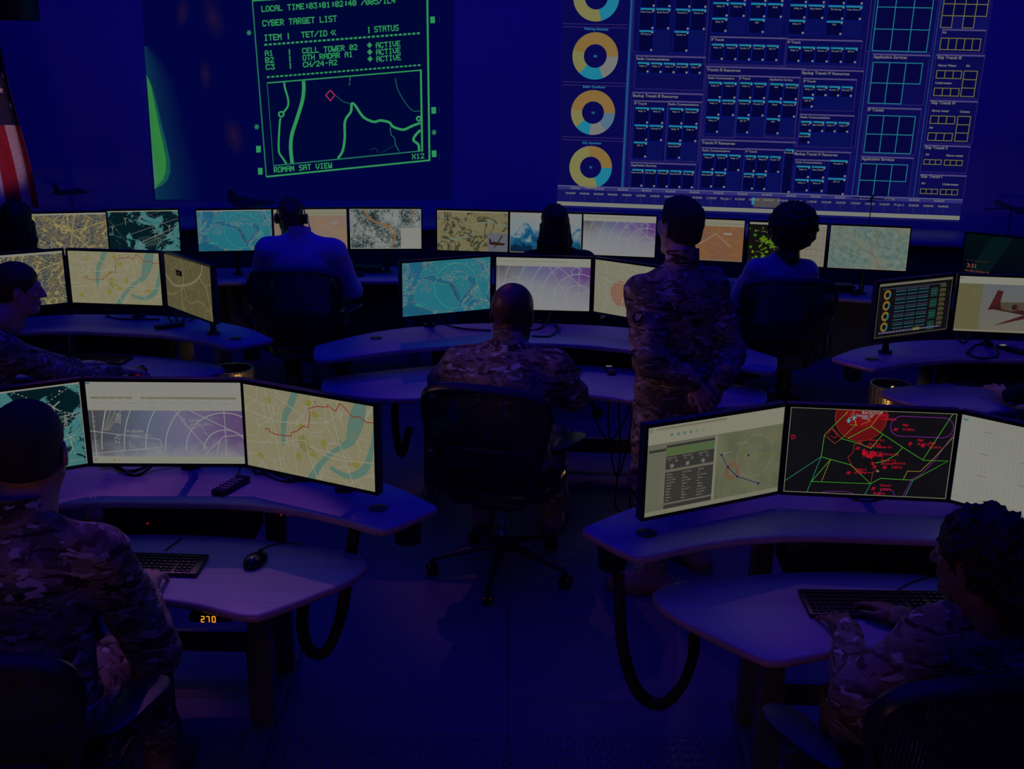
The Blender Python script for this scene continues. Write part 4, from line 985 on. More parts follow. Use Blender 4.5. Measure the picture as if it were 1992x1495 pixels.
def s_targets(g):
    def q(cx, cy): return ((cx-150+.111*(cy-133))/(933-.0*cy)*1.78, 1-(cy-133-(cx-150)*.044)/467)
    gr, te, ye, pu, rd = (60, 150, 36), (28, 122, 100), (124, 112, 36), (96, 30, 118), (160, 14, 34)
    g.ring(*q(545, 190), 0, .28, (92, 14, 18), 1, n=40); g.ring(*q(560, 150), 0, .20, (116, 14, 22), 2, n=40); g.ring(*q(545, 190), .275, .283, (104, 44, 20), 3, n=40)
    def ln(P, c, w=.0062): g.line([q(*p) for p in P], w, c, 4)
    ln([(105, 540), (318, 405)], te); ln([(318, 405), (235, 602)], te); ln([(318, 405), (338, 285), (470, 160)], gr); ln([(338, 285), (395, 333), (435, 305), (380, 245), (338, 285)], (130, 60, 26)); ln([(435, 305), (515, 232), (510, 210)], ye)
    ln([(318, 405), (372, 420), (486, 450), (600, 555), (262, 542), (372, 420)], gr); ln([(372, 420), (320, 540)], ye); ln([(600, 555), (612, 490), (640, 480)], (120, 50, 30)); ln([(600, 555), (565, 620)], te)
    ln([(600, 555), (655, 525), (840, 535), (1035, 430), (895, 425), (780, 355), (600, 240), (470, 305)], gr); ln([(895, 420), (1055, 175)], gr); ln([(840, 535), (795, 628)], te)
    ln([(785, 530), (808, 485), (880, 487), (945, 425), (1060, 300)], ye, .007); ln([(782, 628), (832, 530), (890, 500), (960, 425), (1060, 285)], pu, .007)
    ln([(780, 355), (740, 395), (680, 430), (625, 440)], gr); ln([(430, 305), (540, 335), (600, 360), (665, 285)], gr); ln([(500, 380), (470, 410), (490, 450), (520, 480), (560, 490), (610, 495)], (150, 30, 40)); ln([(500, 380), (505, 340), (540, 320)], (150, 30, 40))
    ln([(355, 285), (378, 250), (412, 290), (395, 302), (370, 290)], rd, .006); ln([(510, 205), (520, 235), (480, 230)], ye, .006); ln([(600, 240), (660, 160)], ye, .006)
    a = [q(775, 185), q(1000, 192)]; x0, y0 = q(770, 240); x1, _ = q(1000, 245)
    g.line([(x0, y0+.115), (x1, y0+.115)], .008, pu, 4); g.line([(x0, y0-.115), (x1, y0-.115)], .008, pu, 4); g.ring(x0, y0, .111, .119, pu, 4, 90, 270); g.ring(x1, y0, .111, .119, pu, 4, -90, 90)
    g.ring(*q(690, 625), .085, .092, pu, 4, 0, 180); ln([(320, 602), (360, 597), (460, 598), (505, 612)], pu, .007)
    for x, y, r in ((735, 258, 1.9), (820, 338, 3), (888, 345, 1.2), (540, 330, .8), (523, 360, 2), (560, 395, 3), (605, 380, 1), (650, 395, 2), (610, 440, .4), (620, 465, 2.6), (675, 465, 1.9), (470, 495, 1.9), (612, 583, 2.2), (585, 400, 4)): jet2d(g, *q(x, y), .032, r, rd)
    for i in range(9): a_ = i*.7; jet2d(g, *q(570+30*math.cos(a_)+i*4, 390+14*math.sin(a_*1.7)), .036, a_, rd, 6)
    for i, (x, y, t) in enumerate([(775, 238, 'Mig1'), (775, 262, '27,288 ft'), (860, 320, 'Mig5'), (858, 342, '35,329 ft'), (925, 336, 'Mig6'), (925, 358, '35,262 ft'), (585, 318, 'Gunner 5-2'), (585, 340, '33,110 ft'), (568, 352, 'Gunner 6-3'), (630, 356, 'Gunner 4-7'), (590, 385, 'Stalker 4'), (600, 404, '33,700 ft'), (668, 396, 'Gunner 8-5'), (655, 428, 'Gunner 7-1'), (655, 448, '38,459 ft'), (720, 446, 'CM 5-3-8'), (718, 468, '2,800 ft'), (508, 478, 'Badger-5'), (505, 498, '27,900 ft'), (652, 568, 'Garuda1'), (650, 590, '24,226 ft'), (615, 612, 'Badger-6'), (612, 630, '33,001 ft'), (640, 186, 'CallMg3'), (650, 206, 'CM38838 ft')]): g.text(t, *q(x, y), .036, rd, 5+i % 3)
    for x, y in ((475, 205), (505, 190)): jet2d(g, *q(x, y), .035, 0, (60, 150, 160), 6)
    g.text('BACKSTOP', *q(548, 172), .045, (120, 128, 124), 7); g.text('Damage 26', *q(515, 186), .04, (100, 134, 138), 7); g.text('Yuma', *q(545, 200), .035, (100, 134, 138), 7); g.text('D', *q(147, 306), .07, rd, 5)
    ln([(470, 215), (510, 150)], ye, .007); ln([(580, 212), (620, 175)], ye, .006); ln([(545, 230), (600, 210)], ye, .005)
    g.poly([q(630, 475), q(650, 485), q(636, 492)], (120, 116, 90), 8); g.frame(.0, .0, 1.78, 1, .008, (112, 108, 90), 8)
def s_drone(g):
    w = (124, 124, 112); g.rect(0, .87, 1.78, .13, w, 4); g.rect(0, 0, 1.78, .035, (112, 108, 88), 4); g.rect(.02, .955, .03, .02, (50, 90, 110), 5)
    for i in range(60):
        r = random.Random(i); g.rect(.42*r.random(), .05+.8*r.random(), r.uniform(.02, .06), r.uniform(.01, .03), (92+r.randint(-10, 14), 88, 60), 1)
    g.rect(0, .03, .42, .84, (88, 86, 60), 0.5)
    g.ring(.2, .62, .10, .115, (104, 84, 60), 2, n=24, ay=.6); g.ring(.2, .62, .04, .05, (104, 84, 60), 2, n=18, ay=.6)
    d1, d2, d3 = (60, 24, 28), (46, 22, 24), (70, 60, 50); K = .0011
    def p(x, y): return (.42+(x-1240)*.00323, 1-(y-475)/375)
    P = lambda L: [p(*a) for a in L]
    g.poly(P([(1320, 562), (1350, 568), (1335, 690), (1280, 700)]), d1, 2); g.poly(P([(1280, 690), (1340, 700), (1520, 735), (1573, 740), (1573, 700), (1400, 690), (1345, 640)]), d2, 2); g.poly(P([(1340, 645), (1470, 640), (1505, 655), (1500, 685), (1400, 705), (1350, 690)]), d3, 3)
    g.ring(*p(1420, 675), 0, .05, (30, 24, 24), 4, n=14); g.poly(P([(1505, 665), (1573, 610), (1600, 600), (1600, 720), (1480, 740)]), d1, 2); g.poly(P([(1320, 805), (1480, 722), (1530, 735), (1345, 798)]), d1, 2)
    g.poly(P([(1560, 640), (1900, 400), (1920, 420), (1620, 720)]), (60, 28, 26), 3); g.poly(P([(1500, 690), (1900, 640), (1930, 680), (1600, 760)]), d3, 2); g.poly(P([(1410, 655), (1440, 700), (1450, 698)]), (90, 20, 20), 5)
def s_minidash(g):
    cy, na, ye = (40, 110, 110), (14, 18, 40), (104, 100, 44)
    g.frame(.02, .03, 1.74, .95, .007, (100, 96, 76), 2); g.rect(.02, .94, 1.74, .035, (96, 94, 78), 2); g.rect(.1, .88, 1.5, .012, (50, 60, 70), 3)
    for i in range(4):
        cx_, y = .22, .78-i*.19; g.ring(cx_, y, .045, .085, (116, 92, 34), 3, 20, 300); g.ring(cx_, y, .045, .085, (34, 100, 110), 3, 300, 380)
    for bx in range(3):
        for by in range(5):
            x0, y0 = .42+bx*.27, .78-by*.15; g.rect(x0-.01, y0+.075, .25, .008, (70, 72, 96), 3)
            for i in range(6):
                for j in range(2): g.rect(x0+i*.04, y0+.04-j*.06, .030, .012, cy, 3); g.rect(x0+i*.04, y0+.01-j*.06, .028, .028, na, 3)
    for by in range(4):
        for i in range(3):
            for j in range(3): g.frame(1.26+i*.055, .67-by*.2+j*.05, .05, .045, .006, (36, 96, 80), 3)
    for by in range(9):
        for i in range(3): g.frame(1.48+i*.05, .82-by*.085, .04, .04, .006, ye, 3); g.rect(1.48, .87-by*.085, .12, .006, (90, 90, 92), 3)
    g.rect(.1, .09, 1.5, .03, (60, 60, 92), 3); g.rect(.92, .085, .16, .05, (104, 100, 40), 4)
    for i in range(18): g.rect(.12+i*.08, .10, .04, .012, (110, 110, 104), 5)
# ------------------------------------------------------------------ monitor
def make_monitor(label, x, y, rz, ztop, zdesk, draw, basemat, group, w=.545, h=.318, tilt=.0, depth=.032, arm=True, clips=False, pb=.26):
    root = empty('computer_monitor', (x, y, zdesk), rz); tag(root, label, 'monitor', group)
    zc = ztop-h/2-zdesk; T = Matrix.Translation((0, 0, zc)) @ Matrix.Rotation(-tilt, 4, 'X')
    m = MB(); m.m = T; m.box((0, depth/2, 0), (w, depth, h), .004); m.box((0, depth+.008, 0), (w*.6, .02, h*.6), .008); m.build('monitor_housing', M['bezel'], root)
    sh = h-.024; sw_ = sh*1.78; 
    if sw_ > w-.012: sw_ = w-.012; sh = sw_/1.78
    m = MB(); m.m = T; e = .0022
    for c, d in (((0, -.001, h/2-(h-sh)/4+.0), (w-.002, .004, (h-sh)/2)), ((0, -.001, -h/2+(h-sh)/4), (w-.002, .004, (h-sh)/2)), ((-w/2+(w-sw_)/4, -.001, 0), ((w-sw_)/2, .004, h-.002)), ((w/2-(w-sw_)/4, -.001, 0), ((w-sw_)/2, .004, h-.002))): m.box(c, d)
    m.build('bezel', M['blackgloss'], root)
    g = G(1.78, 1, lambda a, b, L: T @ Vector(((a-.89)*sh, -.0006-L*.00015, (b-.5)*sh))); g.base(); draw(g); g.build('screen', M[basemat], root)
    if arm:
        m = MB(); m.box((0, .062, zc), (.10, .014, .10), .003); m.tube([(0, .06, zc), (0, pb, zc-.02)], .014, 10); m.cyl((0, pb, .006), .0165, zc, 14); m.build('stand_neck', M['black'], root)
        m = MB(); m.lathe([(.034, 0), (.038, .004), (.034, .012), (.018, .016), (.018, .03)], (0, pb, 0), 22); m.build('stand_base', M['black'], root)
    if clips:
        for q in (-.07, .19):
            m = MB(); m.tube([(q-.022, depth*.5, h+ (ztop-h-zdesk)-.002), (q-.022, depth*.5, ztop-zdesk+.010), (q, depth*.5, ztop-zdesk+.018), (q+.022, depth*.5, ztop-zdesk+.010), (q+.022, depth*.5, ztop-zdesk-.002)], .0022, 6); m.build('wire_clip', M['chrome'], root)
    return root
# ================================================================== SETTING
def xz(name, fn, mat): return fn
wall_mat = pbr('blue_painted_wall', (.42, .42, .46), .85, nscale=1.2, namt=.06, bump=.05, bscale=60)
def wallY(x):
    a, b = .09, .16; t = min(1, max(0, (x+.45)/.75)); t = t*t*(3-2*t)
    return (10.2+a*x)*(1-t)+(10.2-b*x)*t
m = MB(); m.grid(70, 1, lambda u, v: (-6.5+13*u, wallY(-6.5+13*u), v*4.8), .08)
tag(m.build('wall_back', wall_mat), kind='structure')
# floor: sheet flooring with raised dots in the front part and faint seams
def floor_mat():
    m, n, out = nt('dark_sheet_floor'); b = n.nodes.new('ShaderNodeBsdfPrincipled'); n.links.new(b.outputs[0], out.inputs[0])
    v = coords(n); t = noise_tex(n, v, .9, 4); c = ramp(n, t.outputs[0], [(.3, (.13, .13, .15)), (.7, (.17, .17, .19))])
    br = n.nodes.new('ShaderNodeTexBrick'); br.inputs['Scale'].default_value = 1; br.inputs['Brick Width'].default_value = 1.83; br.inputs['Row Height'].default_value = .61; br.inputs['Mortar Size'].default_value = .003; br.offset = 0
    n.links.new(v, br.inputs['Vector']); n.links.new(mix(n, br.outputs['Fac'], c, (.05, .05, .05)), b.inputs['Base Color'])
    b.inputs['Roughness'].default_value = .45
    # pressed dots, only on the raised front platform (y < 3.3)
    sp = n.nodes.new('ShaderNodeSeparateXYZ'); n.links.new(v, sp.inputs[0]); vo = voro(n, v, 22, 'F1', 0.); dots = ramp(n, vo.outputs['Distance'], [(.0, (1, 1, 1)), (.28, (1, 1, 1)), (.40, (0, 0, 0))])
    f = mth(n, 'MULTIPLY', dots, mth(n, 'LESS_THAN', sp.outputs[1], 3.45)); bp = n.nodes.new('ShaderNodeBump'); bp.inputs['Distance'].default_value = .012; bp.inputs['Strength'].default_value = .9
    n.links.new(f, bp.inputs['Height']); n.links.new(bp.outputs[0], b.inputs['Normal']); return m
m = MB(); m.box((0, 3.5, -.05), (13, 15, .1)); tag(m.build('floor', floor_mat()), kind='structure')
# low console ledge running below the projection wall
m = MB()
pts = [(-6.4, wallY(-6.4)-.03)]; xs = [-6.4+12.8*i/40 for i in range(41)]
fr = [(x, wallY(x)-.74+.0*x) for x in xs]; bk = [(x, wallY(x)-.01) for x in xs]
poly_extrude(m, fr+bk[::-1], .90, .945, .012, 3)
ledge = m.build('trim_1', pbr('ledge_top', (.30, .30, .34), .45, nscale=3)); tag(ledge, kind='structure')
m = MB(); fr2 = [(x, wallY(x)-.66) for x in xs]; poly_extrude(m, fr2+bk[::-1], 0, .90); tag(m.build('wall_low', pbr('dark_fascia', (.03, .03, .035), .7, nscale=4)), kind='structure')
# ================================================================== PROJECTIONS
PL = {'L': (10.2, .09), 'R': (10.2, -.16)}
def wallpt(px, py, side, L, lay=.0012, off=.004):
    a, b = PL[side]; d = ray(px, py); t = (a-off-L*lay)/(d[1]-b*d[0]); return CAM+d*t
XB = (-400, -60, 2400, 600)
# left: targeting display
g = G(1, 1, lambda x, y, L: wallpt(x, y, 'L', L), XB)
g.poly([(273, -60), (884, -60), (880, 388), (298, 390)], (1, 4, 62), 0)
def smooth_blob(g, P, cols, L0):
    cx = sum(p[0] for p in P)/len(P); cy = sum(p[1] for p in P)/len(P); n = len(cols)
    for i, c in enumerate(cols):
        k = 1-i/n; q = [(cx+(p[0]-cx)*k, cy+(p[1]-cy)*k) for p in spline(P, 4, True)]; g.blob([tuple(a) for a in q], c, L0+i*.5)
def lerpc(a, b, n): return [tuple(a[j]+(b[j]-a[j])*i/(n-1) for j in range(3)) for i in range(n)]
for (x, y, w, h, r) in ((355, 25, 16, 34, .1), (415, 35, 22, 48, -.3), (400, 145, 14, 34, -.1), (455, 265, 22, 44, -.25)):
    P = [(x+w*math.cos(a)*math.cos(r)-h*math.sin(a)*math.sin(r), y+w*math.cos(a)*math.sin(r)+h*math.sin(a)*math.cos(r)) for a in np.linspace(0, 2*PI, 13)[:-1]]
    smooth_blob(g, P, lerpc((2, 4, 61), (28, 14, 56), 9), 1)
def left_band(rights, ys, cl, cr, L, n=14):       # gradient bands from the display's left edge to a curved right side
    for i in range(n):
        for (x0, y0), (x1, y1) in zip(zip(rights, ys), list(zip(rights, ys))[1:]):
            e0 = 274+.0735*y0; e1 = 274+.0735*y1; a, b = i/n, (i+1)/n; c = tuple(cl[j]+(cr[j]-cl[j])*(i+.5)/n for j in range(3))
            g.poly([(e0+(x0-e0)*a, y0), (e0+(x0-e0)*b, y0), (e1+(x1-e1)*b, y1), (e1+(x1-e1)*a, y1)], c, L)
ysp = [90, 120, 150, 200, 250, 300, 340, 388]
left_band([290, 318, 336, 350, 362, 374, 384, 386], ysp, (10, 48, 74), (1, 6, 62), 4)
ysg = [146, 155, 170, 200, 240, 280, 310, 335, 350, 360, 367]
left_band([285.2, 291, 297, 305, 314, 324, 331, 331.5, 326, 316, 302], ysg, (44, 112, 66), (16, 74, 74), 5, 16)
left_band([285.0, 289, 294, 300, 308, 317, 323, 322, 316, 306, 300], ysg, (46, 118, 66), (46, 124, 56), 6, 6)
left_band([295.6, 297, 299, 303, 308, 309, 304, 299], [286, 295, 310, 325, 338, 348, 358, 365], (66, 118, 96), (50, 118, 66), 7, 8)
HG = (46, 140, 84)
def c2(x, y): return (470+x/3.7375, y/3.7375)
def hl(P, w, c=HG, L=3, sm=True): g.line([tuple(p) for p in (spline([c2(*p) for p in P], 4) if sm and len(P) > 2 else [c2(*p) for p in P])], w/3.7375, c, L)
g.poly([c2(78, 5), c2(1350, -75), c2(1370, 1165), c2(180, 1285)], (1, 7, 52), 1)
hl([(75, -190), (180, 1287)], 9, sm=False) if 0 else hl([(78, 5), (180, 1285)], 9, (32, 110, 84), sm=False)
hl([(180, 1284), (1370, 1164)], 12, sm=False); hl([(1349, -80), (1366, 1168)], 14, sm=False); hl([(76, 6), (1350, -75)], 10, sm=False)
def bt(t, x, y, x2, y2, h, col=HG, dx=.9):     # text whose last glyph ends at (x2,y2); h = cap height, crop pixels
    n = len(t); adv = 6.; tot = n*adv-1; ux = ((x2-x)/tot, (y2-y)/tot); uy = (h*.07/7, h/7)
    a = c2(x, y); g.bitmap(t, a[0], a[1], (ux[0]/3.7375, ux[1]/3.7375), (uy[0]/3.7375, uy[1]/3.7375), col, 3)
bt('LOCAL TIME:03:01:02:40 /005/1L4', 143, 45, 1115, -20, 42); bt('CYBER TARGET LIST', 150, 148, 690, 112, 44)
bt('ITEM', 162, 253, 288, 245, 44); bt('TET/ID', 433, 232, 620, 220, 42); bt('STATUS', 963, 192, 1140, 180, 42)
hl([(338, 240), (341, 285)], 9, sm=False); hl([(924, 195), (927, 242)], 9, sm=False)
for o in (0, 18): hl([(665+o, 218), (650+o, 237), (668+o, 256)], 7, sm=False)
for i in range(35):
    x = 165+i*32.6; y = 326-i*2.45; hl([(x, y), (x+22, y-1.7)], 14, sm=False)
    x = 184+i*32.2; y = 561-i*2.55; hl([(x, y), (x+22, y-1.7)], 12, sm=False)
for i, (t1, t2, xe) in enumerate((('A1', 'CELL TOWER 02', 840), ('B2', 'OTH RADAR A1', 805), ('C3', 'CH/24-A2', 692))):
    y = 368+i*50.; bt(t1, 168+i*3, y, 226+i*6, y-4, 40); bt(t2, 440+i*3, y-18, xe, y-18-(xe-440)*.072, 40); bt('ACTIVE', 975+i*2, y-58, 1152+i*2, y-72, 40)
    hl([(347+i*3, y-12), (349+i*3, y+32)], 9, sm=False); cx, cy = 930+i*2, y-40
    g.poly([c2(cx-20, cy), c2(cx, cy-22), c2(cx+20, cy), c2(cx, cy+22)], HG, 3)
hl([(185, 603), (1305, 510)], 9, sm=False); hl([(1303, 505), (1313, 1100)], 14, sm=False); hl([(185, 600), (232, 1205)], 5, (28, 96, 84), sm=False); hl([(230, 1204), (1315, 1096)], 8, (34, 114, 90), sm=False)
hl([(310, 598), (315, 640), (338, 720), (335, 775), (300, 820)], 14); hl([(283, 858), (276, 910), (270, 1090), (300, 1150), (326, 1190)], 14); g.ring(*c2(288, 830), 3, 6.4, HG, 3)
hl([(450, 588), (452, 650), (440, 740), (400, 870), (365, 980), (357, 1080), (368, 1185)], 26)
hl([(645, 655), (678, 692), (645, 732), (612, 692), (645, 655)], 8, (150, 44, 78), sm=False); hl([(685, 695), (735, 735), (790, 755)], 5, (26, 90, 86))
hl([(700, 1152), (735, 1095), (750, 1000), (752, 880), (795, 810), (800, 755), (825, 765), (885, 850), (960, 885), (1010, 875), (1075, 890), (1100, 920), (1175, 942), (1240, 915), (1300, 893)], 18)
hl([(788, 560), (788, 590)], 5, sm=False); hl([(786, 600), (785, 618)], 5, sm=False); hl([(1118, 570), (1135, 650), (1190, 745), (1245, 805), (1300, 805)], 5, (30, 100, 86)); hl([(1080, 925), (1088, 980), (1110, 1000), (1120, 1050), (1145, 1100)], 6, (30, 100, 86)); hl([(1120, 1050), (1020, 1110)], 4, (16, 56, 78), sm=False)
hl([(1300, 945), (1262, 985), (1250, 1020), (1285, 1050), (1290, 1100)], 18); g.ring(*c2(1288, 862), 2.2, 5.5, HG, 3); hl([(935, 1088), (975, 1075), (993, 1112)], 4, (16, 56, 78), sm=False)
bt('X12', 1238, 1120, 1325, 1112, 38); bt('ROMAN SAT VIEW', 233, 1215, 655, 1180, 40)
for x, y in ((122, 1085), (135, 1245), (1388, 145), (1396, 803), (1399, 1118)): g.poly([c2(x-17, y-24), c2(x+17, y-26), c2(x+18, y+22), c2(x-15, y+24)], HG, 3)
for x, y in ((54, 238), (110, 922), (1399, 962)):
    for a in range(3): hl([(x-18*math.cos(a*1.05), y-20*math.sin(a*1.05)), (x+18*math.cos(a*1.05), y+20*math.sin(a*1.05))], 9, (38, 120, 84), sm=False)
for y in (140, 800, 1140): hl([(1438, y-22), (1440, y+22)], 4, (12, 40, 84), sm=False)
o = g.build('projected_display', None); tag(o, 'tall projection on the blue wall with green target list and road map', 'projected display')
# right: network dashboard, drawn on an axis-aligned (U,V) sheet mapped by a homography to its place on the wall
def homog(src, dst):
    A = []; B = []
    for (x, y), (u, v) in zip(src, dst): A += [[x, y, 1, 0, 0, 0, -u*x, -u*y], [0, 0, 0, x, y, 1, -v*x, -v*y]]; B += [u, v]
    return np.append(np.linalg.solve(np.array(A, float), np.array(B, float)), 1).reshape(3, 3)
q0 = [(1096, 0), (1930, 17), (1865.5, 432), (1083.5, 403)]; r0 = [(0, 0), (834, 0), (834, 420), (0, 420)]
HF = homog(r0, q0); HI = np.linalg.inv(HF)
def hx(Hm, x, y): v = Hm @ np.array([x, y, 1.]); return v[0]/v[2], v[1]/v[2]
U = lambda px, py: hx(HI, px, py)
def dfn(x, y, L): a, b = hx(HF, x, y); return wallpt(a, b, 'R', L)
g = G(1, 1, dfn, (-2, -70, 836, 422)); TX = (118, 118, 116); PN = (6, 7, 66); CY = (28, 118, 142); BL = (4, 20, 118); HD = (74, 66, 112)
g.rect(0, -70, 834, 490, (14, 14, 84), 0)
def urect(a, b): x0, y0 = U(*a); x1, y1 = U(*b); return x0, y0, x1-x0, y1-y0
def A_(x, y): return (1080+x/3.476, y/3.476)
def B_(x, y): return (1480+x/3.398, y/3.398)
def panel(a, b, title=None, size=8, L=1, hd=True):
    x, y, w, h = urect(a, b); g.rect(x, y, w, h, (10, 10, 74), L); g.frame(x, y, w, h, .7, (52, 44, 104), L+.5)
    if hd: g.rect(x, y, w, 3.0, HD, L+.6)
    if title: g.text(title, x+2, y+3.6+size*.8, size, TX, 4.5, wscale=1.) if 0 else utext(title, x+2, y+4+size*.75, size)
def utext(t, x, y, size, col=TX, L=4.5, align=0):
    vs, fs, w = glyph(t); k = len(g.v)
    for a, b in vs: g.v.append(dfn(x+(a-w*align)*size, y-b*size, L))
    for f in fs: g.f.append(tuple(i+k for i in f)); g.c.append(col)
def cells(a, b, nc, nr, mask=None, labels=('Relay 10',)):
    x, y, w, h = urect(a, b); cw, ch = w/nc, h/nr; i = 0
    g.rect(x-1.5, y-1.5, w+2, h+3, (9, 14, 80), 1.8)
    for r in range(nr):
        for c in range(nc):
            if mask and (c, r) in mask: continue
            X, Y = x+c*cw, y+r*ch; g.rect(X, Y, cw-1., ch-1., BL, 2); g.rect(X+.9, Y+.9, cw-2.8, ch-2.8, (4, 5, 52), 2.5)
            g.rect(X+1.2, Y-.3, cw-3.2, 3.6, CY, 3); g.ring(X+cw-4.5, Y+ch-5.0, 0, 2.3, (116, 118, 120), 4, n=8); g.ring(X+cw-4.2, Y+4., 0, 1.9, (116, 118, 120), 4, n=6)
            utext(labels[i % len(labels)], X+cw/2-1, Y+8.6, 4.6, (116, 116, 118), 4.5, .5); i += 1
def ygrid(a, b, nc, nr, col, t, mask=None):
    x, y, w, h = urect(a, b); cw, ch = w/nc, h/nr
    for r in range(nr):
        for c in range(nc):
            if mask and (c, r) in mask: continue
            g.rect(x+c*cw-t/2, y+r*ch-t/2, cw+t, ch+t, col, 2); 
    for r in range(nr):
        for c in range(nc):
            if mask and (c, r) in mask: continue
            g.rect(x+c*cw+t/2, y+r*ch+t/2, cw-t, ch-t, (6, 6, 60), 3)
# donut column
g.rect(0, -70, 132, 442, (8, 8, 74), .6)
OR, YE, GR, LB = (126, 100, 54), (118, 116, 72), (112, 112, 112), (78, 106, 128)
for cx, cy, R, segs, num, name in ((1160, -5, 46, [(OR, 0, 150), (YE, 150, 285), (CY, 285, 360)], None, None),
        (1158, 109, 46.5, [(OR, 0, 165), (YE, 165, 228), (CY, 228, 292), (GR, 292, 360)], '40', 'Phishing Attempts'),
        (1153.5, 219, 45.5, [(OR, 0, 172), (YE, 172, 222), (CY, 222, 262), (GR, 262, 308), (LB, 308, 360)], '16', 'Buffer Overflows'),
        (1149, 325.5, 44.8, [(OR, 0, 98), (YE, 98, 292), (CY, 292, 360)], '91', 'SQL Injections')):
    x, y = U(cx, cy)
    for c, a0, a1 in segs: g.ring(x, y, R*.5, R, c, 3, -a0, -a1)
    if num: utext(num, x, y+2.5, 7, (40, 120, 150), 4.5, .5); utext(name, x, y-R-4, 6.6, (40, 116, 150), 4.5, .5)
for y in (45, 158, 265): 
    a = U(1094, y); b = U(1228, y+4); g.rect(a[0], a[1], 131, 1.6, (44, 34, 90), 2); g.rect(a[0], a[1]+6, 131, 1.6, (44, 34, 90), 2)
x, y = U(1228, 8); g.rect(x-1.5, -70, 3, 442, (22, 84, 130), 2); g.rect(x+2, -70, 2, 442, (40, 50, 110), 2)
RL = ('Relay 1a', 'Relay 2a', 'Router 1a', 'Firewall 1a', 'IDS 10')
panel(A_(545, -150), A_(1015, 362), hd=False); panel(A_(545, 372), A_(1003, 612), 'Radio Communications', 7)
cells(A_(582, -98), A_(768, 358), 2, 3, {(1, 2)}, ('Relay 1a', 'Relay 2a', 'Voice Over IP', 'Email Server', 'FTP Server')); cells(A_(822, -92), A_(1008, 362), 2, 3, {(1, 2)}, ('IDS 10', 'Router 2a', 'Firewall 1a', 'Router 1a', 'Router 1a'))
cells(A_(555, 420), A_(990, 510), 5, 1, None, ('Relay 1a', 'Relay 1a', 'Relay 1a', 'Base Station', 'Relay 10'))
panel(A_(520, 620), A_(968, 1095), 'Backup Transit III Resources', 8); panel(A_(530, 676), A_(742, 1092), 'IP Transit', 6.5, 1.5); panel(A_(762, 680), A_(962, 1094), 'Radio Communications', 6.5, 1.5)
cells(A_(540, 725), A_(722, 1078), 2, 3, {(1, 2)}, RL); cells(A_(772, 730), A_(952, 1086), 2, 3, {(1, 2)}, ('Relay 1a', 'Base Station', 'Relay 10'))
panel(A_(508, 1093), A_(940, 1300), 'Application Services', 6.5); cells(A_(518, 1142), A_(938, 1283), 5, 1, None, ('Voice Over IP', 'SSH Server', 'FTP Server', 'Email Server', 'File Sharing'))
panel((1382, -60), (1528, 130), hd=False)
cells((1389, -26), (1448, 66), 2, 3, {(1, 2)}, ('Relay 10',)); cells((1463, -25), (1520, 68), 2, 3, {(1, 2)}, ('Email', 'SSH', 'FTP')); panel((1382, 70), (1525, 128), 'IP Transit', 6.5, 1.5); cells((1384, 85), (1514, 122), 5, 1, None, RL)
panel((1531, -60), (1680, 133), hd=False)
cells((1540, -22), (1600, 70), 2, 3, {(1, 2)}, ('Base Station', 'Relay 10', 'Relay 1a')); cells((1614, -20), (1673, 72), 2, 3, {(1, 2)}, ('Voice Over IP', 'FTP', 'File Sharing')); panel((1531, 75), (1672, 130), 'IP Transit', 6.5, 1.5); cells((1533, 90), (1667, 126), 5, 1, None, RL)
panel((1374, 128), (1553, 270), 'Transit III Resources', 8)
panel((1376, 145), (1430, 268), 'Radio Communications', 5.6, 1.5); panel((1437, 146), (1490, 268), 'IP Transit', 5.6, 1.5); panel((1496, 148), (1545, 268), 'Application Services', 5.6, 1.5)
cells((1378, 159), (1427, 262), 2, 3, {(1, 2)}, ('Relay 10', 'Relay 10', 'Relay 1a', 'Base Station')); cells((1439, 160), (1484, 263), 2, 3, {(1, 2)}, RL); cells((1497, 162), (1545, 265), 2, 3, {(1, 2)}, ('SSH', 'File Sharing', 'Email', 'Voice Over IP', 'FTP'))
panel((1559, 134), (1663, 288), 'Backup Transit IV Resources', 8); panel((1562, 151), (1660, 217), 'IP Transit', 6.2, 1.5); cells((1563, 166), (1656, 214), 4, 2, {(1, 1), (2, 1), (3, 1)}, RL)
panel((1556, 221), (1655, 288), 'Radio Communications', 6.2, 1.5); cells((1557, 235), (1649, 284), 4, 2, {(1, 1), (2, 1), (3, 1)}, ('Relay 10', 'Base Station', 'Relay 1a'))
panel((1364, 270), (1538, 382), 'Transit IV Resources', 8); panel((1365, 286), (1442, 376), 'Radio Communications', 6, 1.5); panel((1449, 288), (1518, 378), 'IP Transit', 6, 1.5)
cells((1367, 299), (1437, 369), 3, 2, {(2, 1)}, ('Relay 10', 'Relay 2a', 'Relay 1a', 'Base Station')); cells((1449, 302), (1514, 373), 3, 2, {(2, 1)}, RL); cells((1527, 290), (1538, 378), 1, 1, None, ('File Sharing',))
panel((1545, 292), (1645, 384), 'Backup Transit IV Resources', 7.4); panel((1547, 309), (1608, 378), 'Radio Communications', 5.6, 1.5); cells((1549, 322), (1602, 376), 2, 2, None, ('Relay 1a', 'Base Station', 'Relay 1a', 'Relay 10')); cells((1614, 311), (1643, 382), 1, 2, None, ('Firewall 1a', 'IDS 10'))
for a, b in (((1702, -60), (1812, 103)), ((1698, 104), (1796, 205)), ((1687, 208), (1780, 302)), ((1675, 303), (1766, 392))): panel(a, b, None, 8, 1)
CG = (30, 112, 128)
x, y = U(1690, 200); g.rect(x-12, -70, 1.3, 470, (30, 70, 110), 2); x2, y2 = U(1800, 200); g.rect(x2+2, -70, 1.3, 470, (30, 70, 110), 2)
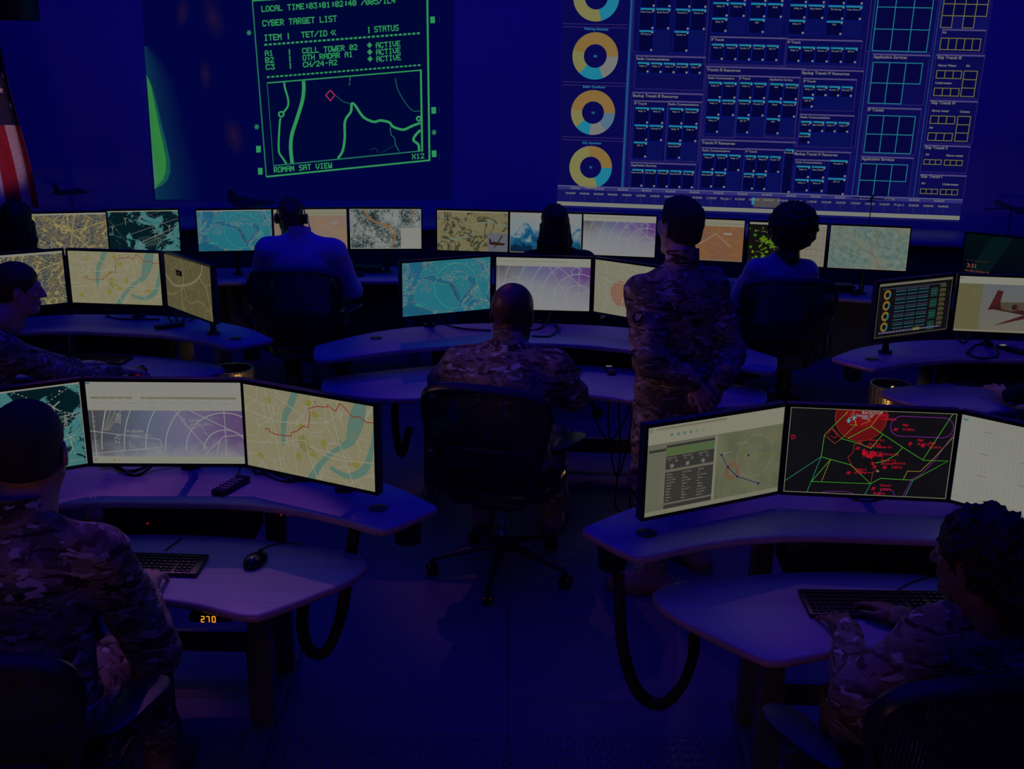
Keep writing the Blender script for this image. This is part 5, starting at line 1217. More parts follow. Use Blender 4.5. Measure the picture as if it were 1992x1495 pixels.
ygrid((1712, -30), (1802, 101), 3, 3, CG, 1.7); ygrid((1699, 121), (1784, 203), 3, 2, CG, 1.7, {(2, 1)}); ygrid((1689, 224), (1771, 299), 3, 2, CG, 1.7); ygrid((1676, 318), (1757, 385), 3, 2, CG, 1.7, {(2, 1)})
for t, p in (('Application Services', (1699, 113)), ('IP Transit', (1688, 216)), ('Application Services', (1676, 311))): a = U(*p); utext(t, a[0], a[1], 8)
YG = (104, 102, 58)
for a, b in (((1833, 56), (1912, 104)), ((1821, 105), (1903, 193)), ((1809, 194), (1890, 281)), ((1797, 281), (1880, 337)), ((1790, 338), (1872, 398))): panel(a, b, None, 8, 1)
ygrid((1839, -16), (1872, 54), 2, 3, YG, 1.6, {(1, 2)}); ygrid((1882, -15), (1915, 55), 2, 3, YG, 1.6, {(1, 2)}); ygrid((1831, 74), (1905, 98), 5, 1, YG, 1.6); ygrid((1823, 137), (1869, 153), 3, 1, YG, 1.6); ygrid((1818, 171), (1864, 187), 3, 1, YG, 1.6); ygrid((1876, 138), (1894, 188), 1, 3, YG, 1.6)
ygrid((1811, 225), (1856, 241), 3, 1, YG, 1.6); ygrid((1806, 258), (1851, 274), 3, 1, YG, 1.6); ygrid((1864, 226), (1881, 275), 1, 3, YG, 1.6); ygrid((1798, 310), (1830, 320), 3, 1, YG, 1.5); ygrid((1838, 311), (1871, 322), 3, 1, YG, 1.5); ygrid((1791, 367), (1823, 377), 3, 1, YG, 1.5); ygrid((1830, 368), (1862, 379), 3, 1, YG, 1.5)
for t, px, py, s_ in (('Air', 1833, 65, 6.5), ('Ship Transit III', 1823, 114, 8), ('Above Water', 1824, 129, 6.5), ('Air', 1879, 130, 6.5), ('Underwater', 1819, 163, 6.5), ('Ship Transit IV', 1811, 202, 8), ('Above water', 1812, 217, 6.5), ('Undera', 1867, 219, 6.5), ('Air', 1807, 250, 6.5), ('Ship Transit II', 1799, 289, 8), ('Air', 1800, 302, 6.5), ('Above water', 1840, 304, 6.5), ('Ship Transit I', 1791, 345, 8), ('Air', 1792, 358, 6.5), ('Underwater', 1833, 360, 6.5)): a = U(px, py); utext(t, a[0], a[1], s_)
# time line along the bottom
yb = 372
g.rect(0, yb, 834, 48, (18, 18, 86), 2.6); g.rect(0, yb+1, 834, 8, (46, 44, 108), 3); g.rect(0, yb+.5, 834, 1.6, (88, 92, 124), 3.3)
g.rect(0, yb+35, 834, 8.5, (116, 117, 110), 3); g.rect(412, yb+12, 54, 20, (72, 68, 72), 3); g.rect(408, yb+12, 5.5, 15, (36, 118, 150), 3.5)
ts = ['02:00:00', '04:00:00', '06:00:00', '08:00:00', '10:00:00', '12:00:00', '14:00:00', '16:00:00', '18:00:00', '20:00:00', '21:59:59', 'Thu Jan 1', '01:59:59', '03:59:59', '05:59:59', '07:59:59', '09:59:59', '11:59:59', '13:59:59', '15:59:59', '17:59:59', '19:59:59', '21:59:59', 'Fri Jan 2', '02:00:00', '04:00:00', '06:00:00']
for i, t in enumerate(ts): utext(t, 28+i*29.6, yb+18.5, 6.0, (116, 116, 116), 4.5, .5); g.rect(27.5+i*29.6, yb+21, .8, 11, (52, 50, 104), 3)
for i in range(16): utext('00:%02d:00' % (i*20 % 60), 38+i*50, yb+7.5, 6.0, (112, 112, 116), 4.5, .5)
o = g.build('projected_display', None); tag(o, 'wide blue network dashboard projected on the wall with ring charts and box grids', 'projected display')
# ================================================================== DESKS
dFL = make_desk('two-tier curved desk at front left with remote control and mouse on it', (-1.185, 3.48), math.radians(0), 'C', .88, .75, ledrow=[(.40, .80), (.375, .80), (-.1, .76)])
dFR = make_desk('two-tier curved desk at front right, higher, with black keyboard under typing hands', (1.165, 3.16), math.radians(-3), 'C', .93, .80)
dMC = make_desk('widest two-tier curved desk, in the centre behind the mesh chair', (.175, 5.79), math.radians(-2.5), 'W', .86, .73)
dML = make_desk('two-tier curved desk at mid left beside the woman seen in profile', (-2.24, 5.90), math.radians(-6), 'C', .86, .73)
dMR = make_desk('two-tier curved desk at mid right under the aircraft screen', (2.62, 5.58), math.radians(0), 'C', .86, .73)
def bench(label, fr, d=.55, z=.80):
    root = empty('long_desk', (fr[len(fr)//2][0], fr[len(fr)//2][1], 0)); tag(root, label, 'desk')
    o = np.array((root.location.x, root.location.y)); P = [tuple(np.array(p)-o) for p in spline(fr, 5)]; bk = [(p[0], p[1]+d) for p in P]
    m = MB(); poly_extrude(m, P+bk[::-1], z-.03, z, .012, 3); ob = m.build('desktop', [M['laminate'], M['edge']], root)
    for p in ob.data.polygons: p.material_index = 0 if p.normal.z > .75 else 1
    for k in range(3):
        q = P[int((len(P)-1)*(.06+.44*k))]; m = MB(); m.box((q[0], q[1]+d*.6, z/2-.02), (.06, d*.6, z-.05), .008); m.box((q[0], q[1]+d*.5, .02), (.08, d*.95, .035), .008); m.build('leg', M['steel'], root)
    m = MB(); q = [(p[0], p[1]+d-.05) for p in P]; poly_extrude(m, q+[(p[0], p[1]+.02) for p in q[::-1]], .25, z-.03); m.build('modesty_panel', M['navy'], root)
bench('long back-row desk on the left, in front of the target list projection', [(-3.9, 7.25), (-2.6, 7.50), (-1.6, 7.68), (-.63, 7.74)])
bench('long back-row desk on the right, below the dashboard projection', [(-.58, 7.74), (.4, 7.68), (1.5, 7.50), (2.62, 7.25), (3.75, 6.72)])
# ================================================================== MONITORS
R_ = math.radians
gF, gM, gB = 'monitors on the front desks', 'monitors on the middle desks', 'monitors along the back row'
make_monitor('front left desk monitor with dark teal sea chart, partly behind a cropped head', -1.69, 3.41, R_(31), 1.30, .88, s_sea2, 'T_sea', gF)
make_monitor('white framed radar page monitor at centre of the front left desk', -1.185, 3.555, R_(1.5), 1.30, .88, lambda g: s_radar(g, .655), 'T_radar', gF, clips=True)
make_monitor('front left desk monitor with cream street map and red route, at the aisle end', -.676, 3.437, R_(-26), 1.30, .88, s_city, 'T_city', gF, pb=.2)
make_monitor('front right desk monitor with grey data table beside a map, at the aisle end', .650, 3.262, R_(26.5), 1.30, .93, s_table, 'T_topo', gF)
make_monitor('black monitor with red targets and green lines on the front right desk', 1.165, 3.355, R_(-5), 1.30, .93, s_targets, 'dispblack', gF)
make_monitor('front right desk monitor with white calendar page, cut by the photo edge', 1.638, 3.155, R_(-41), 1.30, .93, s_calendar, 'dispwhite', gF)
make_monitor('centre desk monitor with teal world map, left of the bald head', -.365, 5.915, R_(26.5), 1.30, .86, s_teal, 'T_teal', gM)
make_monitor('centre desk monitor with purple radar circles, behind the bald head', .165, 6.015, R_(-3), 1.30, .86, lambda g: s_radar(g, .84, True), 'T_radar2', gM)
make_monitor('centre desk monitor with pale map and red disc, beside the standing soldier', .662, 5.845, R_(-37), 1.30, .86, s_pale, 'T_palecity', gM)
make_monitor('mid left desk monitor with tangled yellow road web behind the profile head', -2.735, 5.895, R_(33), 1.30, .86, s_web, 'T_webmap', gM)
make_monitor('mid left desk monitor with cream street map and thin red route', -2.225, 6.02, R_(-5), 1.30, .86, s_city, 'T_city', gM)
make_monitor('mid left desk monitor with brown road map and black label', -1.755, 5.805, R_(-47), 1.30, .86, s_roads, 'T_roads', gM, pb=.13)
make_monitor('mid right desk monitor with small copy of the dashboard', 2.075, 5.55, R_(27), 1.30, .86, s_minidash, 'dispblack', gM, pb=.16)
make_monitor('mid right desk monitor showing red-brown aircraft over a sky', 2.60, 5.635, R_(-7), 1.30, .86, s_drone, 'T_hazesky', gM)
BK = [(-3.06, 7.475, 15, s_web, 'T_webmap', 'back row monitor with yellow road web next to the dark-haired silhouette'), (-2.615, 7.65, 14, s_sea, 'T_sea', 'back row monitor with dark teal coast chart, left end group'),
      (-1.98, 7.745, 12, lambda g: s_teal(g, True), 'T_teal', 'back row monitor with teal world map, left of the headset'), (-1.46, 7.84, 9, lambda g: s_orange(g, True), 'T_peach', 'back row monitor with peach page, behind the man with headset'), (-.93, 7.91, 5, s_bw, 'T_blackwhite', 'back row monitor with dark speckled map, orange road and white box'),
      (-.30, 7.865, -5, s_satroute, 'T_sat', 'back row monitor with olive terrain, pale route and small aircraft inset'), (.225, 7.815, -6, s_ice, 'T_ice', 'back row monitor with blue and white clouds behind the long wavy hair'), (.745, 7.75, -9, lambda g: s_radar(g, .84, True), 'T_radar2', 'back row monitor with purple radar circles left of the standing soldier'),
      (1.34, 7.62, -11, s_orange, 'T_orange', 'back row monitor with orange map and white zigzag'), (1.870, 7.475, -11, s_radarsplit, 'dispblack', 'back row monitor half black with green patches, behind the round curly hair'), (2.398, 7.368, -10.5, s_terrain, 'T_terrain', 'back row monitor with pale green terrain, at the right end of the desk'),
      (3.16, 6.99, -36, s_desktop, 'T_desktop', 'dark monitor with clock text above the aircraft screen')]
for x, y, a, f, mt, lb in BK: make_monitor(lb, x, y, R_(a), 1.30, .80, f, mt, gB, pb=.14, w=.53, h=.312)
# the dark back monitor has its own small stand table
# ================================================================== CHAIRS
ch0 = make_chair('black mesh swivel chair in the middle of the picture, under the bald soldier', 'mesh office chairs')
def put_chair(c, x, y, rz, label, s=1., base=0.):
    c.location = (x, y, 0); c.rotation_euler = (0, 0, rz); c.scale = (s, s, s); c['label'] = label
    for k in c.children:
        if k.name.startswith(('base_leg', 'caster')): k.rotation_euler = (0, 0, base-rz)
CH = [(-1.30, 2.52, .02, 'black mesh swivel chair in the lower left corner under the front left soldier', 1.05),
      (1.06, 2.46, .16, 'black mesh swivel chair in the lower right corner under the curly-haired soldier', 1.07),
      (-1.40, 7.18, 0., 'black mesh swivel chair of the man with the headset', 1.05), (1.76, 7.10, -.05, 'black mesh swivel chair under the round curly hair', 1.05),
      (.30, 7.25, 0., 'black mesh swivel chair hidden behind the centre monitors', 1.0), (-2.55, 4.92, -.6, 'black mesh swivel chair of the woman in profile at left', 1.0),
      (-3.12, 6.85, .1, 'black mesh swivel chair of the dark silhouette at far left', 1.0), (2.86, 4.70, .35, 'black mesh swivel chair at the right edge of the photo', 1.0)]
src = [copy_tree(ch0) for _ in CH]
put_chair(ch0, -.035, 4.76, -.28, ch0['label'], 1.015)
for c, (x, y, rz, lb, s) in zip(src, CH): put_chair(c, x, y, rz, lb, s)
# ================================================================== PEOPLE
gS, gO = 'soldiers in camouflage', 'operators in the back row'
person('soldier seated at front left seen from behind, cropped hair, hand on keyboard', (-1.31, 2.62), yaw=.04, hs=1.05, epos={1: at(302, 1266, 2.80)}, group=gS, hip=.61, lean=.10, scale=1.08, head=(.10, -.06, 0), headpos=at(58, 873, 2.76),
       wrists={1: atz(278, 1142, .80), -1: (-1.46, 3.08, .80)}, elbows={1: (.9, -.6, -.8), -1: (-.8, -.5, -.8)}, hands={1: dict(dir=(-.12, 1, -.05), up=(0, .1, 1), curl=.5, res=.003), -1: dict(dir=(.2, 1, 0), up=(0, .1, 1), curl=.5)},
       skin='skinL', hair='buzz', hairmat='hairS', seed=1, sw=.19, bulk=1.04, res=.009, folds=.008)
person('soldier at front right with curly bun of hair, both hands typing', (1.27, 2.52), hs=.99, yaw=.28, epos={-1: at(1655, 1352, 2.50)}, group=gS, hip=.53, lean=.14, scale=.95, head=(.52, -.10, .03), headpos=at(1893, 1082, 2.57),
       wrists={-1: atz(1648, 1224, .835), 1: atz(1748, 1200, .835)}, elbows={-1: (-1., -.6, -.5), 1: (.9, -.5, -.6)}, hands={-1: dict(dir=(-.06, 1, -.10), up=(0, .1, 1), curl=.38, spread=1.8, res=.003), 1: dict(dir=(-.42, 1, -.05), up=(.15, .1, 1), curl=.7, spread=1.3, res=.003)},
       skin='skinM', hair='curlybun', hairmat='hairC', seed=2, sw=.18, bulk=1.0, res=.009, folds=.008)
person('bald soldier seated on the mesh chair at the centre desk', (-.04, 4.76), yaw=-.16, epos={1: at(1112, 768, 4.85), -1: at(862, 742, 4.95)}, hs=1.17, group=gS, hip=.54, lean=.20, roundback=.12, scale=1.06, head=(-.26, -.16, 0), headpos=at(999, 610, 5.04),
       wrists={1: (.22, 5.22, .79), -1: (-.06, 5.24, .79)}, elbows={1: (1.0, -.5, -.7), -1: (-1., -.5, -.5)}, skin='skinD', hair=None, seed=3, sw=.205, bulk=1.2, folds=.008)
sm = np.array
person('tall soldier standing with hands clasped behind his back', (.74, 4.74), yaw=.50, epos={-1: at(1262, 700, 4.52), 1: at(1420, 690, 4.78)}, group=gS, hip=.96, lean=.02, scale=1.04, head=(.05, -.02, .02), headpos=at(1322, 441, 4.84), legs='stand',
       wrists={-1: at(1350, 742, 4.50), 1: at(1398, 738, 4.56)}, elbows={-1: (-1., -.9, 0), 1: (1., -.5, 0)},
       hands={-1: dict(dir=(.50, -.1, -.75), up=(.2, -1, -.1), curl=.5), 1: dict(dir=(-.45, -.1, -.75), up=(-.1, -1, 0), curl=.8)},
       footspec={-1: ((.625, 4.66, .52), (.67, 4.56, .11), (-1, .22)), 1: ((.86, 4.84, .52), (.90, 4.84, .11), (-.55, .75))}, skin='skinL', hair='crop', hairmat='hairS', seed=4, sw=.168, shd=.088, bulk=1.10, folds=.010)
hm = person('man in pale striped shirt wearing a headset, seated in the back row', (-1.42, 7.20), yaw=0, group=gO, hip=.64, lean=.06, scale=1.06, head=(0, -.05, 0), headpos=at(567, 422, 7.40),
       skin='skinD', outfit='shirt', hair=None, bootm=('blackboot', 'rubber', None), seed=5, sw=.205, bulk=1.10, res=.012, folds=.005)
person('woman with long wavy dark hair and black jacket in the back row', (.30, 7.30), yaw=.05, group=gO, hip=.60, lean=.05, scale=1.0, head=(.1, -.05, 0), headpos=at(1078, 433, 7.32),
       skin='skinD', outfit='blackcloth', hair='wavy', bootm=('blackboot', 'rubber', None), seed=6, res=.014)
person('woman with round curly black hair and pale top in the back row', (1.78, 7.16), yaw=-.05, group=gO, hip=.60, lean=.05, scale=.98, head=(0, -.05, 0), headpos=at(1540, 444, 7.18),
       skin='skinD', outfit='shirt2', hair='afro', bootm=('blackboot', 'rubber', None), seed=7, res=.014, collar=False, sw=.17)
person('dark silhouette with straight black hair in front of the flag', (-3.15, 6.85), yaw=.15, group=gO, hip=.62, lean=.05, scale=1.02, head=(.15, -.05, 0), headpos=at(33, 428, 6.92),
       skin='skinD', outfit='blackcloth', hair='long', bootm=('blackboot', 'rubber', None), seed=8, res=.014)
person('soldier woman in profile at left with brown hair tied back', (-2.52, 4.98), yaw=-.55, epos={1: at(150, 742, 5.20)}, group=gS, hip=.58, lean=.05, scale=1.0, head=(-.65, -.12, 0), headpos=at(38, 560, 5.15),
       wrists={1: atz(228, 722, .775), -1: (-2.2, 5.45, .78)}, elbows={1: (.6, -.8, -.8), -1: (-.6, .2, -1)}, hands={1: dict(dir=(.85, .6, -.1), up=(0, 0, 1), curl=.5), -1: dict(dir=(.6, .8, 0), up=(0, 0, 1), curl=.5)},
       skin='skinL', hair='bun', hairmat='hairB', seed=9, sw=.175)
person('person in black jacket at right edge with one hand on a keyboard', (2.84, 4.72), yaw=.30, group=gO, hip=.60, lean=.12, scale=1.0, head=(.2, -.05, 0),
       wrists={-1: atz(1958, 770, .775), 1: (2.85, 5.25, .78)}, elbows={-1: (-.7, -.8, -.5), 1: (1, -.4, -.8)}, hands={-1: dict(dir=(-.12, 1, .12), up=(0, -.2, 1), curl=.25, spread=2.2), 1: dict(dir=(0, 1, 0), up=(0, 0, 1), curl=.5)},
       skin='skinL', outfit='blackcloth', hair='crop', hairmat='hairK', bootm=('blackboot', 'rubber', None), seed=10, res=.013)
# headset of the back-row man
hp, Rh = hm[1]['hp'], hm[1]['Rh']
hs = empty('headset', tuple(hp)); tag(hs, 'black headset with boom microphone on the head of the man in the striped shirt', 'headset')
m = MB(); m.tube([Rh@np.array((math.cos(a)*.094, -.012, .012+math.sin(a)*.120)) for a in np.linspace(0, PI, 22)], [(.010, .004)]*22, 8); m.build('headband', M['black'], hs)
for q in (-1, 1):
    m = MB(); m.m = Matrix(Rh.tolist()).to_4x4(); m.lathe([(.022, 0), (.034, .006), (.036, .018), (.028, .026)] if q > 0 else [(.028, -.026), (.036, -.018), (.034, -.006), (.022, 0)], (q*.086, -.008, -.010), 18, 'X'); m.build('ear_cup', M['black'], hs)
m = MB(); m.tube([Rh@np.array(p) for p in spline([(.108, 0, -.02), (.112, .03, -.06), (.085, .08, -.088), (.05, .105, -.085)], 6)], .0035, 6); m.cyl(tuple(Rh@np.array((.05, .105, -.095))), .009, .018, 10); m.build('microphone_boom', M['black'], hs)
# arm patch of the standing soldier and of the profile woman are drawn by small shields
def find_person(txt): return [o for o in C.objects if o.name.startswith('person') and txt in o.get('label', '')][0]
def patch(root, px, py, kind):
    jk = [o for o in root.children if o.name.startswith('camouflage_jacket')][0]; bvh = BVHTree.FromPolygons([v.co for v in jk.data.vertices], [p.vertices[:] for p in jk.data.polygons])
    d = Vector(ray(px, py)).normalized(); hit, nr, _, _ = bvh.ray_cast(Vector(CAM)-Vector(root.location), d)
    if hit is None: print('patch missed'); return
    nn = Vector((0, 0, 0))
    for dx, dy in ((-8, 0), (8, 0), (0, -10), (0, 10), (0, 0)):
        h2 = bvh.ray_cast(Vector(CAM)-Vector(root.location), Vector(ray(px+dx, py+dy)).normalized())
        if h2[0] is not None: nn += h2[1]
    nn.normalize(); up = Vector((0, 0, 1)); up = (up-nn*up.dot(nn)).normalized(); sx_ = up.cross(nn); T = Matrix((sx_, up, nn)).transposed().to_4x4(); T.translation = hit+nn*.002
    m = MB(); m.m = T
    if kind == 'round':
        m.lathe([(.034, 0), (.035, .003), (.030, .005), (.0, .006)], (0, 0, 0), 28); p = m.build('shoulder_patch', M['blackcloth'], root)
        m = MB(); m.m = T; m.tube([(.031*math.cos(a), .031*math.sin(a), .005) for a in np.linspace(0, 2*PI, 29)[:-1]], .0022, 6, True); m.add([(-.016, .016, .0075), (.016, .016, .0075), (.013, -.006, .0075), (0, -.020, .0075), (-.013, -.006, .0075)], [(0, 1, 2, 3, 4)]); m.build('emblem', M['tanthread'], p)
    else:
        m.box((0, 0, .002), (.085, .052, .004), .001); p = m.build('shoulder_patch', M['greencloth'], root); m = MB(); m.m = T
        for i in range(6): m.box((0, -.022+i*.0088, .0046), (.080, .0040, .001))
        m.box((-.022, .012, .0050), (.034, .024, .001)); m.build('stripe', M['blackcloth'], p)
M['tanthread'] = pbr('tan_thread', (.35, .27, .17), .8, nscale=80); M['greencloth'] = pbr('green_cloth', (.12, .13, .09), .85, nscale=60)
patch(find_person('standing'), 1243, 618, 'round'); patch(find_person('in profile'), 112, 662, 'flag')
# ================================================================== THINGS ON THE DESKS
def keyboard(label, c, rz, z, w=.44, d=.135, group='keyboards'):
    root = empty('keyboard', (c[0], c[1], z), rz); tag(root, label, 'keyboard', group)
    m = MB(); m.box((0, 0, .009), (w, d, .016), .004, rx=.03); m.build('case', M['black'], root)
    m = MB()
    for r in range(6):
        y = d/2-.018-r*(d-.03)/5.2; x = -w/2+.010; k = 0
        while x < w/2-.012:
            kw = .0155
            if r == 5 and 3 <= k <= 3: kw = .10
            if .655*w < x+w/2 < .675*w or .80*w < x+w/2 < .82*w: x += .006; k += 1; continue
            if x+kw > w/2-.008: break
            m.box((x+kw/2, y, .0185+y*.03), (kw, .0155, .005), .0015); x += kw+.0028; k += 1
    m.build('keycap', M['blackgloss'], root)['kind'] = 'stuff'
    return root
kbL = keyboard('black keyboard on the front left desk under the pink-lit hand', atz(266, 1101, .75), R_(-2), .75)
kbR = keyboard('long black keyboard on the front right desk under two typing hands', atz(1712, 1180, .80), R_(0), .80, .46, .15)
kbM = keyboard('black keyboard on the centre desk beside the bald soldier', atz(1050, 724, .73), R_(-8), .73)
kbE = keyboard('black keyboard on the mid right desk under the hand at the photo edge', atz(1942, 748, .73), R_(-12), .73)
kbW = keyboard('black keyboard on the mid left desk between woman and mouse', atz(175, 700, .73), R_(-8), .73)
def mouse(label, c, rz, z, par=None, glow=False):
    root = empty('computer_mouse', (c[0], c[1], z), rz); tag(root, label, 'mouse', 'computer mice')
    S = SDF(); S.ell((0, 0, .010), (.031, .056, .026), None, .01); S.ell((0, -.014, .014), (.030, .036, .024), None, .01); S.cut((0, 0, .001), (0, 0, -1)); mesh_obj('body_shell', [S.mesh(.0028)], M['blackgloss'], root)
    m = MB(); m.cyl((-.003, .030, .032), .009, .006, 14, 'X'); m.build('scroll_wheel', M['rubber'], root)
    if glow: m = MB(); m.box((0, .0, .003), (.066, .06, .004), .001); m.build('red_light', M['redled'], root)['label'] = 'glowing red strip'
    return root
mouse('black mouse on the front left desk, right of the keyboard', atz(498, 1096, .75), R_(-18), .75)
mouse('mouse with red glow under the hand of the woman in profile', atz(268, 726, .73), R_(-40), .73, glow=True)
mouse('small mouse on the long desk right of the headset man', atz(700, 536, .80), 0, .80)
mouse('small mouse on the long desk below the pale green terrain screen', atz(1662, 572, .80), 0, .80)
mouse('mouse at the right edge behind the curly bun', atz(1975, 1195, .80), 0, .80)
def cable(label, pts, r=.004, group=None, sub=8):
    m = MB(); P = spline(pts, sub); o0 = P[0].copy(); m.tube([p-o0 for p in P], r, 6); o = m.build('cable', M['cable']); o.location = tuple(float(v) for v in o0); tag(o, label, 'cable', group); return o
def Z(px, py, z, dz=.004): p = atz(px, py, z); return (p[0], p[1], z+dz)
cable('thin mouse cord curving over the front left desk', [Z(505, 1075, .75), Z(520, 1064, .75), Z(552, 1058, .75), Z(590, 1060, .75)], .0022)
cable('keyboard cord rising from the front left keyboard', [Z(322, 1072, .75), Z(335, 1062, .75), Z(352, 1050, .75), (-1.16, 3.52, .735)], .0024)
cable('keyboard cord of the front right keyboard', [Z(1745, 1151, .80), Z(1765, 1138, .80), Z(1800, 1126, .80), Z(1840, 1120, .80)], .0024)
def handset(label, c, rz, z, s=1., lit=False):
    root = empty('keypad_handset', (c[0], c[1], z), rz); tag(root, label, 'handset', 'black keypad handsets')
    m = MB(); m.box((0, 0, .011*s), (.052*s, .165*s, .020*s), .005*s); m.build('case', M['black'], root)
    m = MB(); m.box((0, .058*s, .0215*s), (.036*s, .022*s, .002), .0005); m.build('display_window', M['litkey'] if lit else M['blackgloss'], root)
    for r in range(5):
        for k in range(3): m = MB(); m.box(((k-1)*.015*s, (.032-r*.021)*s, .0225*s), (.0115*s, .013*s, .004), .001); m.build('button', M['keygrey'], root)
    return root
M['litkey'] = emis('lit_display', col=em((104, 108, 96))); M['keygrey'] = pbr('grey_rubber_key', (.22, .22, .25), .4, nscale=20)
handset('black keypad handset lying on the front left desk below the white monitor', atz(450, 949, .88), R_(-22), .88)
handset('black keypad handset on the mid left desk before the cable knot', atz(330, 637, .86), R_(-50), .86, 1.0)
handset('small handset with two lit keys on the centre desk', atz(1187, 723, .73), R_(4), .73, .85, True)
handset('handset with lit display at the right edge of the mid right desk', atz(1968, 683, .86), R_(30), .86, 1., True)
cable('short plug cord at the top of the front left handset', [Z(457, 932, .88), Z(463, 922, .88), Z(466, 914, .88), Z(472, 908, .88, .03)], .003)
def cables(prefix, pxs, z, group, labels):
    for i, (P, lb) in enumerate(zip(pxs, labels)): cable(lb, [Z(x, y, z, .004+dz) for x, y, dz in P], .0058, group)
gc = 'cables under the front left monitors'
cables('', [[(150, 898, .06), (200, 907, .02), (250, 918, 0), (300, 913, .02), (350, 902, .05)], [(190, 900, .05), (215, 908, .01), (196, 912, .015), (230, 903, .05)], [(205, 902, .05), (260, 926, 0), (320, 908, .03), (400, 903, .04), (470, 908, .02)],
            [(330, 903, .05), (400, 908, .01), (450, 900, .05), (500, 905, .05)], [(470, 900, .05), (500, 922, .0), (520, 914, .02), (500, 904, .05)], [(480, 902, .05), (540, 925, .0), (590, 936, 0), (640, 932, .02)], [(500, 908, .04), (520, 925, .0), (560, 938, 0), (610, 928, .03)]],
       .88, gc, ['cable sagging under the left part of the white monitor', 'small loop of cable under the left end of the white monitor', 'longest cable sagging along the whole white monitor', 'cable under the right part of the white monitor', 'tight loop of cable below the gap between white monitor and street map', 'cable running right under the street map monitor', 'lower cable curving under the street map monitor'])
gc = 'cables under the front right monitors'
cables('', [[(1632, 955, .05), (1645, 962, .03), (1665, 973, 0), (1700, 974, 0), (1735, 958, .04)], [(1775, 958, .05), (1810, 966, .02), (1850, 970, .02), (1880, 962, .04)], [(1845, 965, .03), (1860, 980, 0), (1885, 978, .0), (1880, 966, .04)]], .93, gc,
       ['plug cord hanging below the black target monitor', 'cable below the right end of the black target monitor', 'loop of cable left of the calendar monitor'])
cables('', [[(848, 612, .05), (860, 628, 0), (900, 640, 0), (955, 644, 0)], [(1035, 655, 0), (1070, 655, 0), (1085, 640, 0), (1078, 632, 0), (1092, 628, .02)], [(1010, 643, 0), (1050, 640, 0), (1072, 622, .04)]], .86, 'cables on the centre desk', ['long cable curving from the teal map monitor to the bald soldier', 'thin looped cable right of the bald soldier', 'cable behind the bald head'])
cables('', [[(196, 596, .06), (210, 615, .0), (250, 622, 0), (310, 622, 0)], [(315, 598, .06), (325, 620, .02), (345, 632, 0), (370, 618, .03)], [(340, 600, .06), (345, 625, 0), (375, 622, 0), (378, 608, .04)]], .86, 'cables on the mid left desk', ['long cable lying below the route map monitor', 'cable dropping behind the brown road map monitor', 'looped cable under the brown road map monitor'])
cables('', [[(1880, 690, 0), (1900, 672, 0), (1935, 680, 0), (1938, 695, 0), (1900, 697, 0), (1880, 686, 0)], [(1845, 648, .05), (1860, 660, .02), (1875, 668, .0), (1890, 655, .04)]], .86, 'cables on the mid right desk', ['oval loop of cable lying on the mid right desk', 'cable dropping below the aircraft monitor'])
# cables hanging below the centre desk beside the standing soldier
for i, (x0, x1, zl) in enumerate(((.42, .60, .45), (.50, .62, .25), (.55, .56, .08), (.62, .64, .06))):
    cable(['first', 'longest', 'thin straight', 'thick'][i]+' black cable hanging under the centre desk by the standing soldier', [(x0, 5.42, .69), (x0+.01, 5.40, (.69+zl)/2), ((x0+x1)/2, 5.38, zl), (x1, 5.42, (zl+.69)/2), (x1+.02, 5.5, .68)] if i < 2 else [(x0, 5.42, .69), (x0+.02, 5.38, .4), (x1, 5.40, zl), (x1+.08, 5.45, .01)], .005, 'cables hanging under the centre desk')
# height controllers with amber digits + cable chains
SEG = {'0': 'abcdef', '1': 'bc', '2': 'abged', '3': 'abgcd', '7': 'abc'}
def readout(desk, x, y, z, text, ry=0):
    m = MB(); m.box((x, y, z), (.13, .07, .024), .004); c = m.build('height_controller', M['black'], desk); m = MB(); h = .0095
    px = x-.022; yy = y-.0362
    for ch in text:
        if ch == '.': m.box((px-.002, yy, z-h*.9), (.002, .001, .002)); px += .003; continue
        for s_ in SEG[ch]:
            o = {'a': (0, h, 1), 'g': (0, 0, 1), 'd': (0, -h, 1), 'b': (.0045, h/2, 0), 'c': (.0045, -h/2, 0), 'f': (-.0045, h/2, 0), 'e': (-.0045, -h/2, 0)}[s_]
            m.box((px+o[0], yy, z+o[1]), (.008, .001, .0024) if o[2] else (.0024, .001, h))
        px += .0155
    m.build('readout', M['amber'], c)['label'] = 'glowing amber digits '+text
readout(dFL, .265, -.43, .692, '27.0'); readout(dFR, -.28, -.385, .750, '31.2')
def world_to(desk, p):
    a = -desk.rotation_euler.z; x, y = p[0]-desk.location.x, p[1]-desk.location.y; return (x*math.cos(a)-y*math.sin(a), x*math.sin(a)+y*math.cos(a), p[2])
chain([world_to(dFL, at(*p)) for p in ((690, 1030, 3.42), (675, 1130, 3.42), (660, 1210, 3.42), (632, 1268, 3.42), (600, 1262, 3.42), (588, 1215, 3.42), (590, 1180, 3.42))], dFL, 58, .034)
chain([world_to(dFR, at(*p)) for p in ((1203, 1118, 3.13), (1206, 1180, 3.10), (1212, 1260, 3.07), (1238, 1340, 3.05), (1282, 1370, 3.04), (1325, 1335, 3.04), (1348, 1275, 3.04), (1350, 1235, 3.04))], dFR, 74, .032)
m = MB(); m.tube([world_to(dFR, at(*p)) for p in ((1201, 1078, 3.14), (1202, 1120, 3.13))], .004, 6); m.build('hanging_cord', M['cable'], dFR)
chain([world_to(dMC, p) for p in ((-.60, 5.36, .68), (-.60, 5.36, .5), (-.57, 5.36, .36), (-.53, 5.36, .5))], dMC, 30, .032)
